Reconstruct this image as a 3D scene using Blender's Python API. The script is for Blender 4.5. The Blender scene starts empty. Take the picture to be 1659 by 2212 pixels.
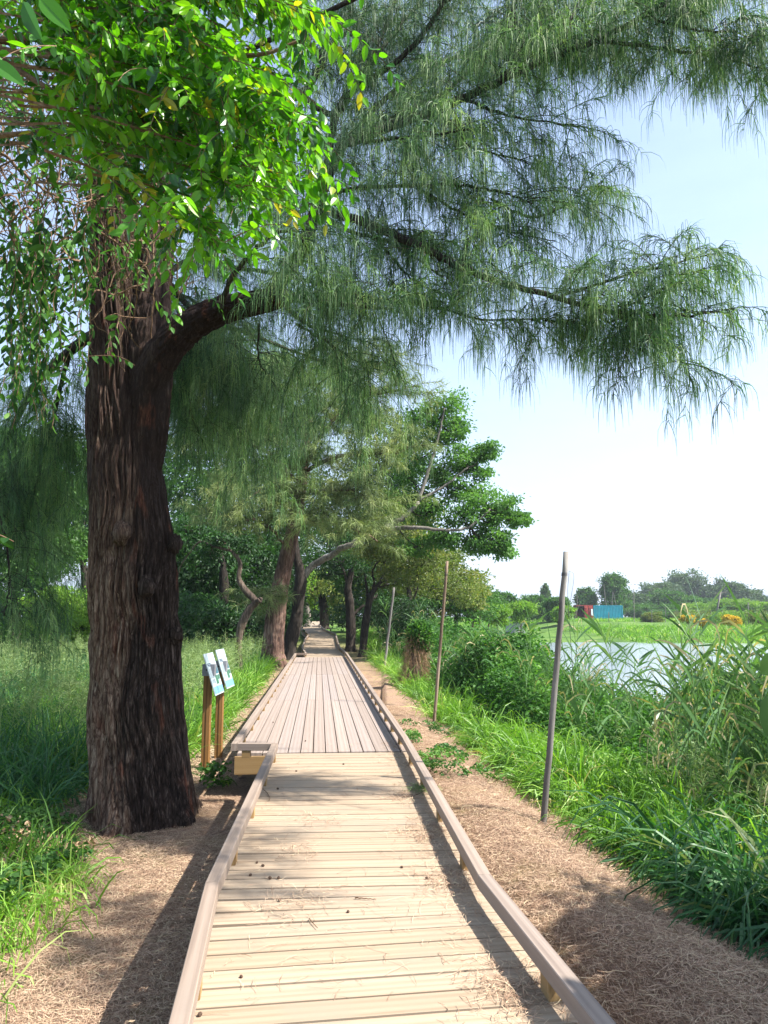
import bpy, math
import numpy as np
from math import radians as R, pi

# ------------------------------------------------------------------ camera, sky, sun, exposure
scene = bpy.context.scene
COL = scene.collection
F, YH, H = 1600.0, 1332.0, 1.45            # focal length and horizon row in units of a 1659 x 2212 frame, eye height
PITCH = math.atan((YH - 1106) / F)
cam_d = bpy.data.cameras.new('camera'); cam = bpy.data.objects.new('camera', cam_d); COL.objects.link(cam)
cam.location = (0, 0, H); cam.rotation_euler = (R(90) + PITCH, 0, 0)
cam_d.sensor_fit = 'VERTICAL'; cam_d.sensor_height = 24.0; cam_d.lens = 24.0 * F / 2212.0
cam_d.clip_start = 0.05; cam_d.clip_end = 30000
scene.camera = cam

SUN_EL, SUN_AZ = R(50), R(104)              # azimuth clockwise from +Y: behind the camera on the right
sun_dir = np.array([math.sin(SUN_AZ) * math.cos(SUN_EL), math.cos(SUN_AZ) * math.cos(SUN_EL), math.sin(SUN_EL)])
world = bpy.data.worlds.new('World'); scene.world = world; world.use_nodes = True
wn = world.node_tree; wn.nodes.clear()
sky = wn.nodes.new('ShaderNodeTexSky'); sky.sky_type = 'NISHITA'; sky.sun_disc = False
sky.sun_elevation = SUN_EL; sky.sun_rotation = SUN_AZ; sky.air_density = 1.0; sky.dust_density = 1.2; sky.ozone_density = 1.2
bg = wn.nodes.new('ShaderNodeBackground'); bg.inputs[1].default_value = 0.10
wo = wn.nodes.new('ShaderNodeOutputWorld')
# thin cloud wisps plus a pale wash added to whiten the sky near the horizon
tcw = wn.nodes.new('ShaderNodeTexCoord'); mpw = wn.nodes.new('ShaderNodeMapping'); mpw.inputs[3].default_value = (1.2, 1.2, 5.5); wn.links.new(tcw.outputs['Generated'], mpw.inputs[0])
nzw = wn.nodes.new('ShaderNodeTexNoise'); nzw.inputs['Scale'].default_value = 2.2; nzw.inputs['Detail'].default_value = 7; nzw.inputs['Roughness'].default_value = .6; wn.links.new(mpw.outputs[0], nzw.inputs['Vector'])
mrw = wn.nodes.new('ShaderNodeMapRange'); mrw.inputs['From Min'].default_value = .35; mrw.inputs['From Max'].default_value = .8; mrw.inputs['To Min'].default_value = .12; mrw.inputs['To Max'].default_value = .5; wn.links.new(nzw.outputs[0], mrw.inputs['Value'])
mxw = wn.nodes.new('ShaderNodeMix'); mxw.data_type = 'RGBA'; mxw.inputs[7].default_value = (3.6, 4.75, 6.4, 1)
sxw = wn.nodes.new('ShaderNodeSeparateXYZ'); wn.links.new(tcw.outputs['Generated'], sxw.inputs[0])
elw = wn.nodes.new('ShaderNodeMapRange'); elw.inputs['From Min'].default_value = .62; elw.inputs['From Max'].default_value = .0; elw.inputs['To Min'].default_value = .25; elw.inputs['To Max'].default_value = 1.25; wn.links.new(sxw.outputs[2], elw.inputs['Value'])
mlw = wn.nodes.new('ShaderNodeMath'); mlw.operation = 'MULTIPLY'; mlw.use_clamp = True; wn.links.new(mrw.outputs[0], mlw.inputs[0]); wn.links.new(elw.outputs[0], mlw.inputs[1]); wn.links.new(mlw.outputs[0], mxw.inputs[0]); wn.links.new(sky.outputs[0], mxw.inputs[6]); wn.links.new(mxw.outputs[2], bg.inputs[0]); wn.links.new(bg.outputs[0], wo.inputs[0])
sd = bpy.data.lights.new('sun', 'SUN'); sd.energy = 5.0; sd.angle = R(0.53); sd.color = (1.0, 0.955, 0.88)
sun = bpy.data.objects.new('sun', sd); COL.objects.link(sun)
sun.rotation_euler = (R(90) - SUN_EL, 0, -SUN_AZ + pi); sun.location = (20, -15, 30)
scene.view_settings.view_transform = 'Standard'; scene.view_settings.look = 'None'
scene.view_settings.exposure = 1.6; scene.view_settings.gamma = 1.0
scene.render.engine = 'CYCLES'
cy = scene.cycles
cy.max_bounces = 5; cy.diffuse_bounces = 2; cy.glossy_bounces = 2; cy.transmission_bounces = 4; cy.transparent_max_bounces = 4
cy.volume_bounces = 0; cy.caustics_reflective = False; cy.caustics_refractive = False
cy.use_denoising = True
try: cy.denoiser = 'OPENIMAGEDENOISE'
except Exception: pass
scene.render.film_transparent = False

# ------------------------------------------------------------------ pixel helpers: where a picture position stands in the place
_c, _s = math.cos(PITCH), math.sin(PITCH)
def ray(px, py):
    a = (px - 829.5) / F; b = -(py - 1106) / F
    return np.array([a, _c - b * _s, _s + b * _c])
def AT(px, py, y):
    d = ray(px, py); return np.array([0, 0, H]) + d * (y / d[1])
def ONZ(px, py, z):
    d = ray(px, py); return np.array([0, 0, H]) + d * ((z - H) / d[2])

# ------------------------------------------------------------------ mesh helpers
def nrm(v):
    v = np.asarray(v, float); return v / np.maximum(np.linalg.norm(v, axis=-1, keepdims=True), 1e-9)
class MB:
    def __init__(s): s.v = []; s.q = []; s.t = []; s.r = []; s.g = []; s.n = 0; s.hasg = False
    def add(s, v, q=None, t=None, r=0.5, g=None):
        v = np.asarray(v, np.float32).reshape(-1, 3)
        if q is not None and len(q): s.q.append(np.asarray(q, np.int32).reshape(-1, 4) + s.n)
        if t is not None and len(t): s.t.append(np.asarray(t, np.int32).reshape(-1, 3) + s.n)
        s.v.append(v); s.r.append(np.broadcast_to(np.asarray(r, np.float32), (len(v),)).copy()); s.n += len(v)
        if g is not None: s.hasg = True
        s.g.append(np.zeros((len(v), 3), np.float32) if g is None else np.asarray(g, np.float32)); return s
    def build(s, name, mat, parent=None, smooth=False, origin=None):
        v = np.concatenate(s.v) if s.v else np.zeros((0, 3), np.float32)
        q = np.concatenate(s.q) if s.q else np.zeros((0, 4), np.int32)
        t = np.concatenate(s.t) if s.t else np.zeros((0, 3), np.int32)
        if origin is not None: v = v - np.asarray(origin, np.float32)
        me = bpy.data.meshes.new(name)
        me.vertices.add(len(v)); me.vertices.foreach_set('co', v.ravel())
        loops = np.concatenate([q.ravel(), t.ravel()])
        me.loops.add(len(loops)); me.loops.foreach_set('vertex_index', loops)
        nf = len(q) + len(t); me.polygons.add(nf)
        st = np.concatenate([np.arange(len(q)) * 4, len(q) * 4 + np.arange(len(t)) * 3]).astype(np.int32)
        me.polygons.foreach_set('loop_start', st)
        me.polygons.foreach_set('use_smooth', np.full(nf, smooth))
        me.update(calc_edges=True)
        a = me.attributes.new('rnd', 'FLOAT', 'POINT'); a.data.foreach_set('value', np.concatenate(s.r) if s.r else [])
        if s.hasg: a = me.attributes.new('gc', 'FLOAT_VECTOR', 'POINT'); a.data.foreach_set('vector', np.concatenate(s.g).ravel())
        if mat: me.materials.append(mat)
        o = bpy.data.objects.new(name, me); COL.objects.link(o)
        if parent is not None: o.parent = parent
        elif origin is not None: o.location = tuple(float(c) for c in origin)
        return o
def tag(o, label=None, cat=None, group=None, kind=None):
    if label: o['label'] = label
    if cat: o['category'] = cat
    if group: o['group'] = group
    if kind: o['kind'] = kind
    return o
def thing(name, label, cat, group=None, loc=(0, 0, 0)):
    o = bpy.data.objects.new(name, None); COL.objects.link(o); o.location = loc; o.empty_display_size = 0.2
    return tag(o, label, cat, group)
def copy_tree(o, loc=None, rot=None, scale=None, parent=None, label=None):
    c = o.copy(); COL.objects.link(c)
    if parent is not None: c.parent = parent
    if loc is not None: c.location = loc
    if rot is not None: c.rotation_euler = rot
    if scale is not None: c.scale = (scale, scale, scale) if np.isscalar(scale) else scale
    if label: c['label'] = label
    for ch in list(o.children): copy_tree(ch, parent=c)
    return c

def tube(mb, pts, rad, n=8, rnd=0.5, cap=True):
    pts = np.asarray(pts, float); K = len(pts); rad = np.broadcast_to(np.asarray(rad, float), (K,))
    T = nrm(np.gradient(pts, axis=0)); u = np.cross(T[0], [0.31, 0.87, 0.13]); u = nrm(u)
    V = []
    for k in range(K):
        u = nrm(u - T[k] * np.dot(u, T[k])); w = np.cross(T[k], u)
        a = np.arange(n) * 2 * pi / n
        V.append(pts[k] + rad[k] * (np.cos(a)[:, None] * u + np.sin(a)[:, None] * w))
    V = np.concatenate(V); i = np.arange(n); j = (i + 1) % n; Q = []
    for k in range(K - 1): Q.append(np.stack([k * n + i, k * n + j, (k + 1) * n + j, (k + 1) * n + i], 1))
    tr = None
    if cap:
        V = np.concatenate([V, pts[:1], pts[-1:]]); b = K * n
        tr = np.concatenate([np.stack([j, i, np.full(n, b)], 1), np.stack([(K - 1) * n + i, (K - 1) * n + j, np.full(n, b + 1)], 1)])
    mb.add(V, np.concatenate(Q), tr, rnd)
def tubes3(mb, P, rad, rnd=0.5):
    """many thin three sided tubes at once: P (N,K,3), rad (N,K)"""
    N, K, _ = P.shape
    if N == 0: return
    T = nrm(np.gradient(P, axis=1)); u = nrm(np.cross(T, np.array([0.31, 0.47, 0.83]))); w = np.cross(T, u)
    a = np.arange(3) * 2 * pi / 3
    V = P[:, :, None, :] + rad[:, :, None, None] * (np.cos(a)[None, None, :, None] * u[:, :, None, :] + np.sin(a)[None, None, :, None] * w[:, :, None, :])
    base = (np.arange(N) * K * 3)[:, None, None]; k = (np.arange(K - 1) * 3)[None, :, None]; i = np.arange(3)[None, None, :]; j = (i + 1) % 3
    Q = np.stack([base + k + i, base + k + j, base + k + 3 + j, base + k + 3 + i], -1)
    mb.add(V, Q.reshape(-1, 4), None, np.repeat(np.broadcast_to(rnd, (N,)), K * 3))
DOWN = np.array([0, 0, -1.0])
def strips(mb, P0, D0, L, W, K, droop, rng, rnd=None, face=None, taper=0.75, wprof=None, dmax=0.97):
    """ribbons that start along D0 and bend down: needles, grass blades, fallen needles"""
    N = len(P0)
    if N == 0: return
    L = np.broadcast_to(L, (N,)); W = np.broadcast_to(W, (N,)); droop = np.broadcast_to(droop, (N,))
    t = np.linspace(0, 1, K); s = np.clip(droop[:, None] * t[None, :], 0, dmax)[:, :, None]
    D = nrm(nrm(D0)[:, None, :] * (1 - s) + DOWN * s)
    P = np.empty((N, K, 3)); P[:, 0] = P0; st = (L / (K - 1))[:, None, None]
    P[:, 1:] = P0[:, None, :] + np.cumsum((D[:, :-1] + D[:, 1:]) * 0.5 * st, axis=1)
    Rv = rng.normal(size=(N, 1, 3)) if face is None else np.broadcast_to(face, (N, 3))[:, None, :]
    S = nrm(np.cross(D, Rv))
    wp = (1 - taper * t) if wprof is None else np.asarray(wprof)
    S = S * (W[:, None] * 0.5 * wp[None, :])[:, :, None]
    V = np.stack([P - S, P + S], 2)
    b = (np.arange(N) * K * 2)[:, None]; k = (np.arange(K - 1) * 2)[None, :]
    Q = np.stack([b + k, b + k + 1, b + k + 3, b + k + 2], -1).reshape(-1, 4)
    if rnd is None: rnd = rng.random(N)
    mb.add(V, Q, None, np.repeat(np.broadcast_to(rnd, (N,)), K * 2))
def leaves(mb, P0, D, Nn, L, W, rng, rows=2, curl=0.15, fold=0.25, rnd=None):
    """blades with a midrib: rows=2 gives two folded quads, more rows give a curved leaf"""
    N = len(P0)
    if N == 0: return
    L = np.broadcast_to(L, (N,)); W = np.broadcast_to(W, (N,))
    D = nrm(D); S = nrm(np.cross(D, Nn)); U = np.cross(S, D)
    if rows == 2:
        def pt(a, s, u): return P0 + D * (L * a)[:, None] + S * (W * s)[:, None] + U * (W * u)[:, None]
        V = np.stack([pt(0, 0, 0), pt(.33, .5, fold), pt(.72, .4, fold * .6), pt(1, 0, -curl), pt(.72, -.4, fold * .6), pt(.33, -.5, fold)], 1)
        b = (np.arange(N) * 6)[:, None]
        Q = np.stack([b + np.array([[0, 1, 2, 3]]), b + np.array([[0, 3, 4, 5]])], 1).reshape(-1, 4); per = 6
    else:
        t = np.linspace(0, 1, rows); prof = np.sin(pi * np.clip(t, 0, 1) ** 0.8) ** 0.75 * 0.5; prof[0] = 0.03; prof[-1] = 0.012
        c = -curl * (t ** 2)
        mid = P0[:, None] + D[:, None] * (L[:, None] * t)[:, :, None] + U[:, None] * (L[:, None] * c)[:, :, None]
        side = S[:, None] * (W[:, None] * prof)[:, :, None]; up = U[:, None] * (W[:, None] * prof * fold)[:, :, None]
        V = np.stack([mid - side + up, mid, mid + side + up], 2)
        b = (np.arange(N) * rows * 3)[:, None, None]; k = (np.arange(rows - 1) * 3)[None, :, None]; i = np.array([0, 1])[None, None, :]
        Q = np.stack([b + k + i, b + k + i + 1, b + k + 3 + i + 1, b + k + 3 + i], -1).reshape(-1, 4); per = rows * 3
    if rnd is None: rnd = rng.random(N)
    mb.add(V, Q, None, np.repeat(np.broadcast_to(rnd, (N,)), per))
BOXQ = np.array([[0, 3, 2, 1], [4, 5, 6, 7], [0, 1, 5, 4], [1, 2, 6, 5], [2, 3, 7, 6], [3, 0, 4, 7]])
def box(mb, c, hx, hy, hz, rnd=0.5):
    """box from a centre and three half-extent vectors"""
    c, hx, hy, hz = [np.asarray(a, float) for a in (c, hx, hy, hz)]
    V = [c + sx * hx + sy * hy + sz * hz for sz in (-1, 1) for sx, sy in ((-1, -1), (1, -1), (1, 1), (-1, 1))]
    ln = np.array([np.linalg.norm(a) for a in (hx, hy, hz)]); od = np.argsort(-ln); sg = np.array([(sx, sy, sz) for sz in (-1, 1) for sx, sy in ((-1, -1), (1, -1), (1, 1), (-1, 1))], float)
    mb.add(V, BOXQ, None, rnd, (sg * ln)[:, od])
def abox(mb, x0, x1, y0, y1, z0, z1, rnd=0.5):
    box(mb, ((x0 + x1) / 2, (y0 + y1) / 2, (z0 + z1) / 2), ((x1 - x0) / 2, 0, 0), (0, (y1 - y0) / 2, 0), (0, 0, (z1 - z0) / 2), rnd)
def beam(mb, a, b, w, h, rnd=0.5, ch=0.0035):
    """timber from a to b (a, b on the centre line), chamfered long edges"""
    a, b = np.asarray(a, float), np.asarray(b, float); T = nrm(b - a)
    up = np.array([0, 0, 1.0]) if abs(T[2]) < 0.9 else np.array([0, 1.0, 0]); S = nrm(np.cross(T, up)); U = np.cross(S, T)
    p = [(-w/2+ch, -h/2), (w/2-ch, -h/2), (w/2, -h/2+ch), (w/2, h/2-ch), (w/2-ch, h/2), (-w/2+ch, h/2), (-w/2, h/2-ch), (-w/2, -h/2+ch)]
    V = [a + S * x + U * z for x, z in p] + [b + S * x + U * z for x, z in p]
    q = [[i, (i + 1) % 8, 8 + (i + 1) % 8, 8 + i] for i in range(8)]
    q += [[0, 7, 6, 1], [1, 6, 5, 2], [2, 5, 4, 3], [8, 9, 14, 15], [9, 10, 13, 14], [10, 11, 12, 13]]
    Lb = np.linalg.norm(b - a); mb.add(V, q, None, rnd, [(0, x, z) for x, z in p] + [(Lb, x, z) for x, z in p])
def vnoise(x, y, seed, px=None):
    """value noise on a lattice, periodic in x with period px"""
    rg = np.random.default_rng(seed); Tt = rg.random((256, 256))
    xi = np.floor(x).astype(int); yi = np.floor(y).astype(int); fx = x - xi; fy = y - yi
    fx = fx * fx * (3 - 2 * fx); fy = fy * fy * (3 - 2 * fy)
    m = px if px else 256
    a = Tt[xi % m % 256, yi % 256]; b = Tt[(xi + 1) % m % 256, yi % 256]; c = Tt[xi % m % 256, (yi + 1) % 256]; d = Tt[(xi + 1) % m % 256, (yi + 1) % 256]
    return (a * (1 - fx) + b * fx) * (1 - fy) + (c * (1 - fx) + d * fx) * fy
def spline(pts, n):
    pts = np.asarray(pts, float); m = len(pts)
    if m == 2: return pts[0] + (pts[1] - pts[0]) * np.linspace(0, 1, n)[:, None]
    t = np.linspace(0, m - 1, n); out = []
    P = np.concatenate([2 * pts[:1] - pts[1:2], pts, 2 * pts[-1:] - pts[-2:-1]])
    for a in t:
        i = min(int(a), m - 2); f = a - i; p0, p1, p2, p3 = P[i:i + 4]
        out.append(0.5 * (2 * p1 + (p2 - p0) * f + (2 * p0 - 5 * p1 + 4 * p2 - p3) * f * f + (3 * p1 - p0 - 3 * p2 + p3) * f ** 3))
    return np.array(out)

# ------------------------------------------------------------------ materials
class NT:
    def __init__(s, name):
        s.m = bpy.data.materials.new(name); s.m.use_nodes = True; s.t = s.m.node_tree; s.t.nodes.clear()
        s.out = s.t.nodes.new('ShaderNodeOutputMaterial')
    def n(s, typ, ins=None, **kw):
        nd = s.t.nodes.new('ShaderNode' + typ)
        for k, v in kw.items(): setattr(nd, k, v)
        for k, v in (ins or {}).items():
            if isinstance(v, bpy.types.NodeSocket): s.t.links.new(v, nd.inputs[k])
            else: nd.inputs[k].default_value = v
        return nd
    def ramp(s, fac, stops, interp='LINEAR'):
        nd = s.n('ValToRGB', {0: fac}); cr = nd.color_ramp; cr.interpolation = interp
        while len(cr.elements) < len(stops): cr.elements.new(0.5)
        for e, (p, c) in zip(cr.elements, stops): e.position = p; e.color = (*c, 1) if len(c) == 3 else c
        return nd.outputs[0]
    def mix(s, fac, a, b, blend='MIX'):
        nd = s.n('Mix', data_type='RGBA', blend_type=blend)
        for k, v in ((0, fac), (6, a), (7, b)):
            if isinstance(v, bpy.types.NodeSocket): s.t.links.new(v, nd.inputs[k])
            else: nd.inputs[k].default_value = v if k == 0 else ((*v, 1) if len(v) == 3 else v)
        return nd.outputs[2]
    def math(s, op, a, b=0.0):
        return s.n('Math', {0: a, 1: b}, operation=op).outputs[0]
    def coords(s, scale=(1, 1, 1), rnd=0.0):
        g = s.n('NewGeometry').outputs['Position']
        v = s.n('Mapping', {0: g, 3: scale}).outputs[0]
        if rnd:
            a = s.n('Attribute', attribute_name='rnd').outputs['Fac']
            v = s.n('VectorMath', {0: v, 1: s.n('CombineXYZ', {0: s.math('MULTIPLY', a, rnd), 1: s.math('MULTIPLY', a, rnd * 1.7), 2: s.math('MULTIPLY', a, rnd * .6)}).outputs[0]}, operation='ADD').outputs[0]
        return v
    def noise(s, vec, scale, detail=4, rough=0.55, dist=0.0):
        return s.n('TexNoise', {'Vector': vec, 'Scale': scale, 'Detail': detail, 'Roughness': rough, 'Distortion': dist}).outputs[0]
    def finish(s, sh): s.t.links.new(sh, s.out.inputs[0]); return s.m
def foliage(name, stops, trans=0.35, rough=0.55, spec=0.3, tint=None, patch=None):
    t = NT(name); a = t.n('Attribute', attribute_name='rnd').outputs['Fac']; c = t.ramp(a, stops)
    if patch:
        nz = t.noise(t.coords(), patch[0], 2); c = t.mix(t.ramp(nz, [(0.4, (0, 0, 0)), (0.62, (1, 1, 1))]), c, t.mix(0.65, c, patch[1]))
    p = t.n('BsdfPrincipled', {'Base Color': c, 'Roughness': rough, 'Specular IOR Level': spec}).outputs[0]
    tc = t.mix(1.0, c, tint or (1.35, 1.5, 0.5), 'MULTIPLY')
    tr = t.n('BsdfTranslucent', {0: tc}).outputs[0]
    return t.finish(t.n('MixShader', {0: trans, 1: p, 2: tr}).outputs[0])
def bark(name, dark, mid, light, scale=9.0, zs=0.13, bump=0.6, red=None, dist=0.03):
    t = NT(name); v = t.coords((1, 1, zs)); n1 = t.noise(v, scale * 2.2, 8, 0.7, 0.4); n2 = t.noise(t.coords((1, 1, 0.35)), 1.3, 3)
    c = t.ramp(n1, [(0.36, dark), (0.52, mid), (0.68, light)])
    c = t.mix(t.ramp(n2, [(0.42, (0, 0, 0)), (0.6, (1, 1, 1))]), c, t.mix(0.7, c, dark))
    if red:
        n3 = t.noise(t.coords((1, 1, 0.2)), 3.1, 3); c = t.mix(t.ramp(n3, [(0.58, (0, 0, 0)), (0.66, (1, 1, 1))]), c, red)
    b = t.n('Bump', {'Strength': bump, 'Distance': dist, 'Height': n1}).outputs[0]
    return t.finish(t.n('BsdfPrincipled', {'Base Color': c, 'Roughness': 0.9, 'Specular IOR Level': 0.15, 'Normal': b}).outputs[0])
def plain(name, col, rough=0.7, metal=0.0, nz=0.0, nscale=20, spec=0.4, bump=0.0, dark=None):
    t = NT(name); c = (*col, 1)
    n = t.noise(t.coords(), nscale, 5)
    if nz or dark: c = t.mix(t.ramp(n, [(0.35, (0, 0, 0)), (0.65, (1, 1, 1))]), dark or tuple(x * (1 - nz) for x in col), col)
    ins = {'Base Color': c, 'Roughness': rough, 'Metallic': metal, 'Specular IOR Level': spec}
    if bump: ins['Normal'] = t.n('Bump', {'Strength': bump, 'Distance': 0.01, 'Height': n}).outputs[0]
    return t.finish(t.n('BsdfPrincipled', ins).outputs[0])
def wood(name, along, a, b, c, rnd=37.0, stain=None, bump=0.25, plank=None):
    t = NT(name); v = t.n('Mapping', {0: t.n('Attribute', attribute_name='gc').outputs['Vector'], 3: (.8, 42, 30)}).outputs[0]; ra = t.n('Attribute', attribute_name='rnd').outputs['Fac']
    v = t.n('VectorMath', {0: v, 1: t.n('CombineXYZ', {0: t.math('MULTIPLY', ra, 37.0), 1: t.math('MULTIPLY', ra, 91.0), 2: 0.0}).outputs[0]}, operation='ADD').outputs[0]; n1 = t.noise(v, 1.0, 7, 0.65, 1.2)
    wv = t.n('TexWave', {'Vector': v, 'Scale': 0.16, 'Distortion': 9.0, 'Detail': 3.0, 'Detail Scale': 0.6}, wave_type='RINGS').outputs['Fac']
    g = t.math('ADD', t.math('MULTIPLY', n1, 0.72), t.math('MULTIPLY', wv, 0.22))
    col = t.ramp(g, [(0.18, a), (0.5, b), (0.85, c)])
    at = t.n('Attribute', attribute_name='rnd').outputs['Fac']
    col = t.mix(0.8, col, t.ramp(at, [(0.0, (.86, .83, .80)), (0.35, (1.04, 1.0, .95)), (0.7, (.94, .94, .96)), (1.0, (1.10, 1.07, 1.04))]), 'MULTIPLY')
    if stain:
        s = t.noise(t.coords(), 2.3, 5, 0.6); col = t.mix(t.ramp(s, [(0.52, (0, 0, 0)), (0.7, (.8, .8, .8))]), col, stain)
    bm = t.n('Bump', {'Strength': bump, 'Distance': 0.004, 'Height': g}).outputs[0]
    return t.finish(t.n('BsdfPrincipled', {'Base Color': col, 'Roughness': 0.72, 'Specular IOR Level': 0.3, 'Normal': bm}).outputs[0])

M_deck = wood('deck_timber', 'x', (.24, .175, .115), (.34, .265, .19), (.39, .315, .235), stain=(.28, .225, .165), bump=.07)
M_wide = wood('wide_deck_timber', 'y', (.21, .165, .14), (.285, .235, .205), (.335, .285, .255), bump=0.1)
M_rail = wood('rail_timber', 'y', (.17, .13, .105), (.27, .215, .175), (.33, .275, .235), stain=(.23, .185, .15), bump=.1)
M_block = wood('block_timber', 'z', (.20, .12, .05), (.31, .20, .085), (.38, .26, .13))
M_post = wood('post_timber', 'z', (.15, .075, .02), (.25, .13, .04), (.32, .18, .065))
M_needle = foliage('casuarina_needle', [(0, (.012, .04, .02)), (.35, (.05, .125, .04)), (.7, (.16, .29, .09)), (1, (.34, .45, .17))], 0.28, patch=(.9, (.05, .10, .06)), tint=(1.3, 1.5, .75))  # ramp ends hold shaded and sunlit needle tones, spread at random by twig
M_needle_tip = foliage('casuarina_shoot', [(0, (.08, .17, .04)), (1, (.16, .30, .06))], 0.35)
M_olive = foliage('olive_needle', [(0, (.10, .16, .05)), (.5, (.21, .28, .09)), (1, (.36, .39, .16))], 0.28, patch=(.6, (.10, .14, .06)), tint=(1.25, 1.3, .6))
M_leafy = foliage('glossy_leaf', [(0, (.02, .08, .012)), (.3, (.05, .18, .012)), (.6, (.10, .29, .014)), (.95, (.18, .38, .02)), (1, (.34, .30, .04))], 0.42, 0.34, 0.5, tint=(1.7, 1.8, .35))
M_vineleaf = foliage('vine_leaf', [(0, (.02, .065, .014)), (.45, (.045, .13, .025)), (.8, (.09, .22, .04)), (1, (.17, .32, .08))], 0.35, 0.55, 0.2)
M_dry = bark('dry_stem', (.10, .06, .035), (.22, .14, .09), (.33, .24, .17), 14, 1, .3)
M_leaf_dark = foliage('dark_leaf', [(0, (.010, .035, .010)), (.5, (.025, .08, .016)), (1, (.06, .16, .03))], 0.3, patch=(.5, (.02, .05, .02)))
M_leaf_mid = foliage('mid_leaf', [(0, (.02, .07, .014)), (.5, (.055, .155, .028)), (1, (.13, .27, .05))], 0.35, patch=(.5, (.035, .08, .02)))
M_leaf_fresh = foliage('fresh_leaf', [(0, (.05, .13, .03)), (.5, (.10, .23, .05)), (1, (.18, .33, .09))], 0.42, patch=(.7, (.05, .12, .03)))
M_leaf_warm = foliage('warm_leaf', [(0, (.07, .11, .02)), (.5, (.13, .19, .04)), (1, (.26, .25, .07))], 0.35, patch=(.8, (.08, .10, .03)))
M_leaf_bright = foliage('bright_leaf', [(0, (.09, .19, .02)), (.6, (.17, .32, .03)), (1, (.28, .40, .05))], 0.35, patch=(1.2, (.10, .20, .03)))
M_leaf_far = foliage('far_leaf', [(0, (.035, .075, .035)), (.5, (.06, .11, .05)), (1, (.10, .15, .07))], 0.25, patch=(.08, (.08, .14, .05)))
M_yellow = foliage('yellow_flower', [(0, (.55, .34, .01)), (.6, (.75, .52, .02)), (1, (.10, .20, .03))], 0.2, tint=(1, 1, .4))
M_grass = foliage('grass_blade', [(0, (.035, .10, .02)), (.35, (.09, .21, .025)), (.7, (.19, .37, .045)), (.88, (.30, .47, .08)), (.95, (.33, .40, .13)), (1, (.50, .42, .20))], 0.38, 0.45, 0.4)
M_grass_shade = foliage('shaded_grass_blade', [(0, (.018, .065, .026)), (.5, (.04, .125, .045)), (.9, (.085, .20, .06)), (1, (.24, .27, .11))], 0.33, 0.45, 0.4, tint=(1.2, 1.5, .7))  # grass green darkened and blued so the colour itself holds the tree shade
M_seed = foliage('seed_head', [(0, (.14, .22, .08)), (1, (.26, .33, .13))], 0.3)
M_reed = foliage('reed_leaf', [(0, (.045, .115, .045)), (.5, (.11, .22, .075)), (.72, (.18, .27, .11)), (.8, (.34, .28, .17)), (.94, (.46, .39, .27)), (1, (.40, .33, .08))], 0.3, 0.4, 0.45)
M_straw = foliage('straw', [(0, (.20, .12, .06)), (.5, (.36, .24, .14)), (1, (.55, .42, .26))], 0.15, tint=(1, .9, .6))
M_litter = foliage('fallen_needle', [(0, (.16, .09, .055)), (.4, (.38, .25, .165)), (.8, (.55, .40, .28)), (1, (.64, .52, .33))], 0.08, 0.7, 0.25, tint=(1, .9, .7))
M_bark_big = None
M_bark = bark('tree_bark', (.03, .022, .018), (.11, .08, .06), (.26, .21, .16))
M_bark_dark = bark('dark_bark', (.012, .01, .008), (.045, .036, .03), (.12, .10, .08))
M_bark_red = bark('reddish_bark', (.045, .025, .02), (.19, .115, .085), (.36, .26, .20), 7, .12, .8)
M_bark_grey = bark('grey_bark', (.08, .07, .06), (.22, .20, .17), (.36, .33, .29), 6, .4)

# ------------------------------------------------------------------ ground, water
def edge_x(y):      # where the needle-covered bank on the right of the walk starts to fall to the pond
    return np.interp(y, [-10, 2.5, 3.5, 4.8, 6.8, 9, 13, 20, 30, 45, 80, 120], [2.6, 2.4, 2.25, 2.0, 1.58, 1.3, 1.0, .45, -.5, -1.6, -1, 4])
def gz(x, y):
    x = np.asarray(x, float); y = np.asarray(y, float)
    base = np.interp(y, [-50, 12, 22, 30, 38, 45, 55, 70, 100, 200], [-.45, -.45, -.28, -.18, .0, .12, .25, .55, .8, .9])
    e = edge_x(y)
    mound = np.where((x > 0), 0.27 * np.exp(-((x - (e - .75)) / .65) ** 2), 0) * np.interp(y, [-5, 2, 9, 14, 25], [1, 1, 1, .6, .3])
    d = x - e
    pond_near = np.interp(y, [-20, 8, 14, 30, 60], [9, 5.0, 3.2, 3.5, 6]) 
    fall = np.clip((d) / pond_near, 0, 1); fall = fall * fall * (3 - 2 * fall)
    drop = fall * np.interp(y, [-20, 100, 125, 132, 140], [1, 1, 1, .35, 0]) * 1.25
    # bund that carries the yellow bushes, on the right behind the pond
    b = np.clip((x - 20) / 6, 0, 1) * np.clip((y - 60) / 10, 0, 1) * np.clip((y - 40) / 20, 0, 1)
    low = base + mound - drop
    far = np.where(y > 55, 1, 0) * b
    bund_h = np.interp(y, [60, 72, 88, 96, 130], [-1.3, -.4, .15, .25, .7])
    low = low * (1 - far) + np.maximum(low, bund_h) * far
    ns = (vnoise(x * 1.3 + 50, y * 1.3 + 50, 3) - .5) * .07 + (vnoise(x * .25 + 90, y * .25 + 90, 4) - .5) * .12
    ns = ns * np.where(np.abs(x) < 40, 1, .3) + (vnoise(x * 6 + 9, y * 6 + 9, 5) - .5) * .02
    return low + ns * np.clip(np.abs(x + 0.3 + .09 * np.clip(y - 3, 0, 60)) - .4, 0, 1)
def grid_axis(segs):
    out = []
    for a, b, n in segs: out.append(np.linspace(a, b, n, endpoint=False))
    return np.concatenate(out + [np.array([segs[-1][1]])])
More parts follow.
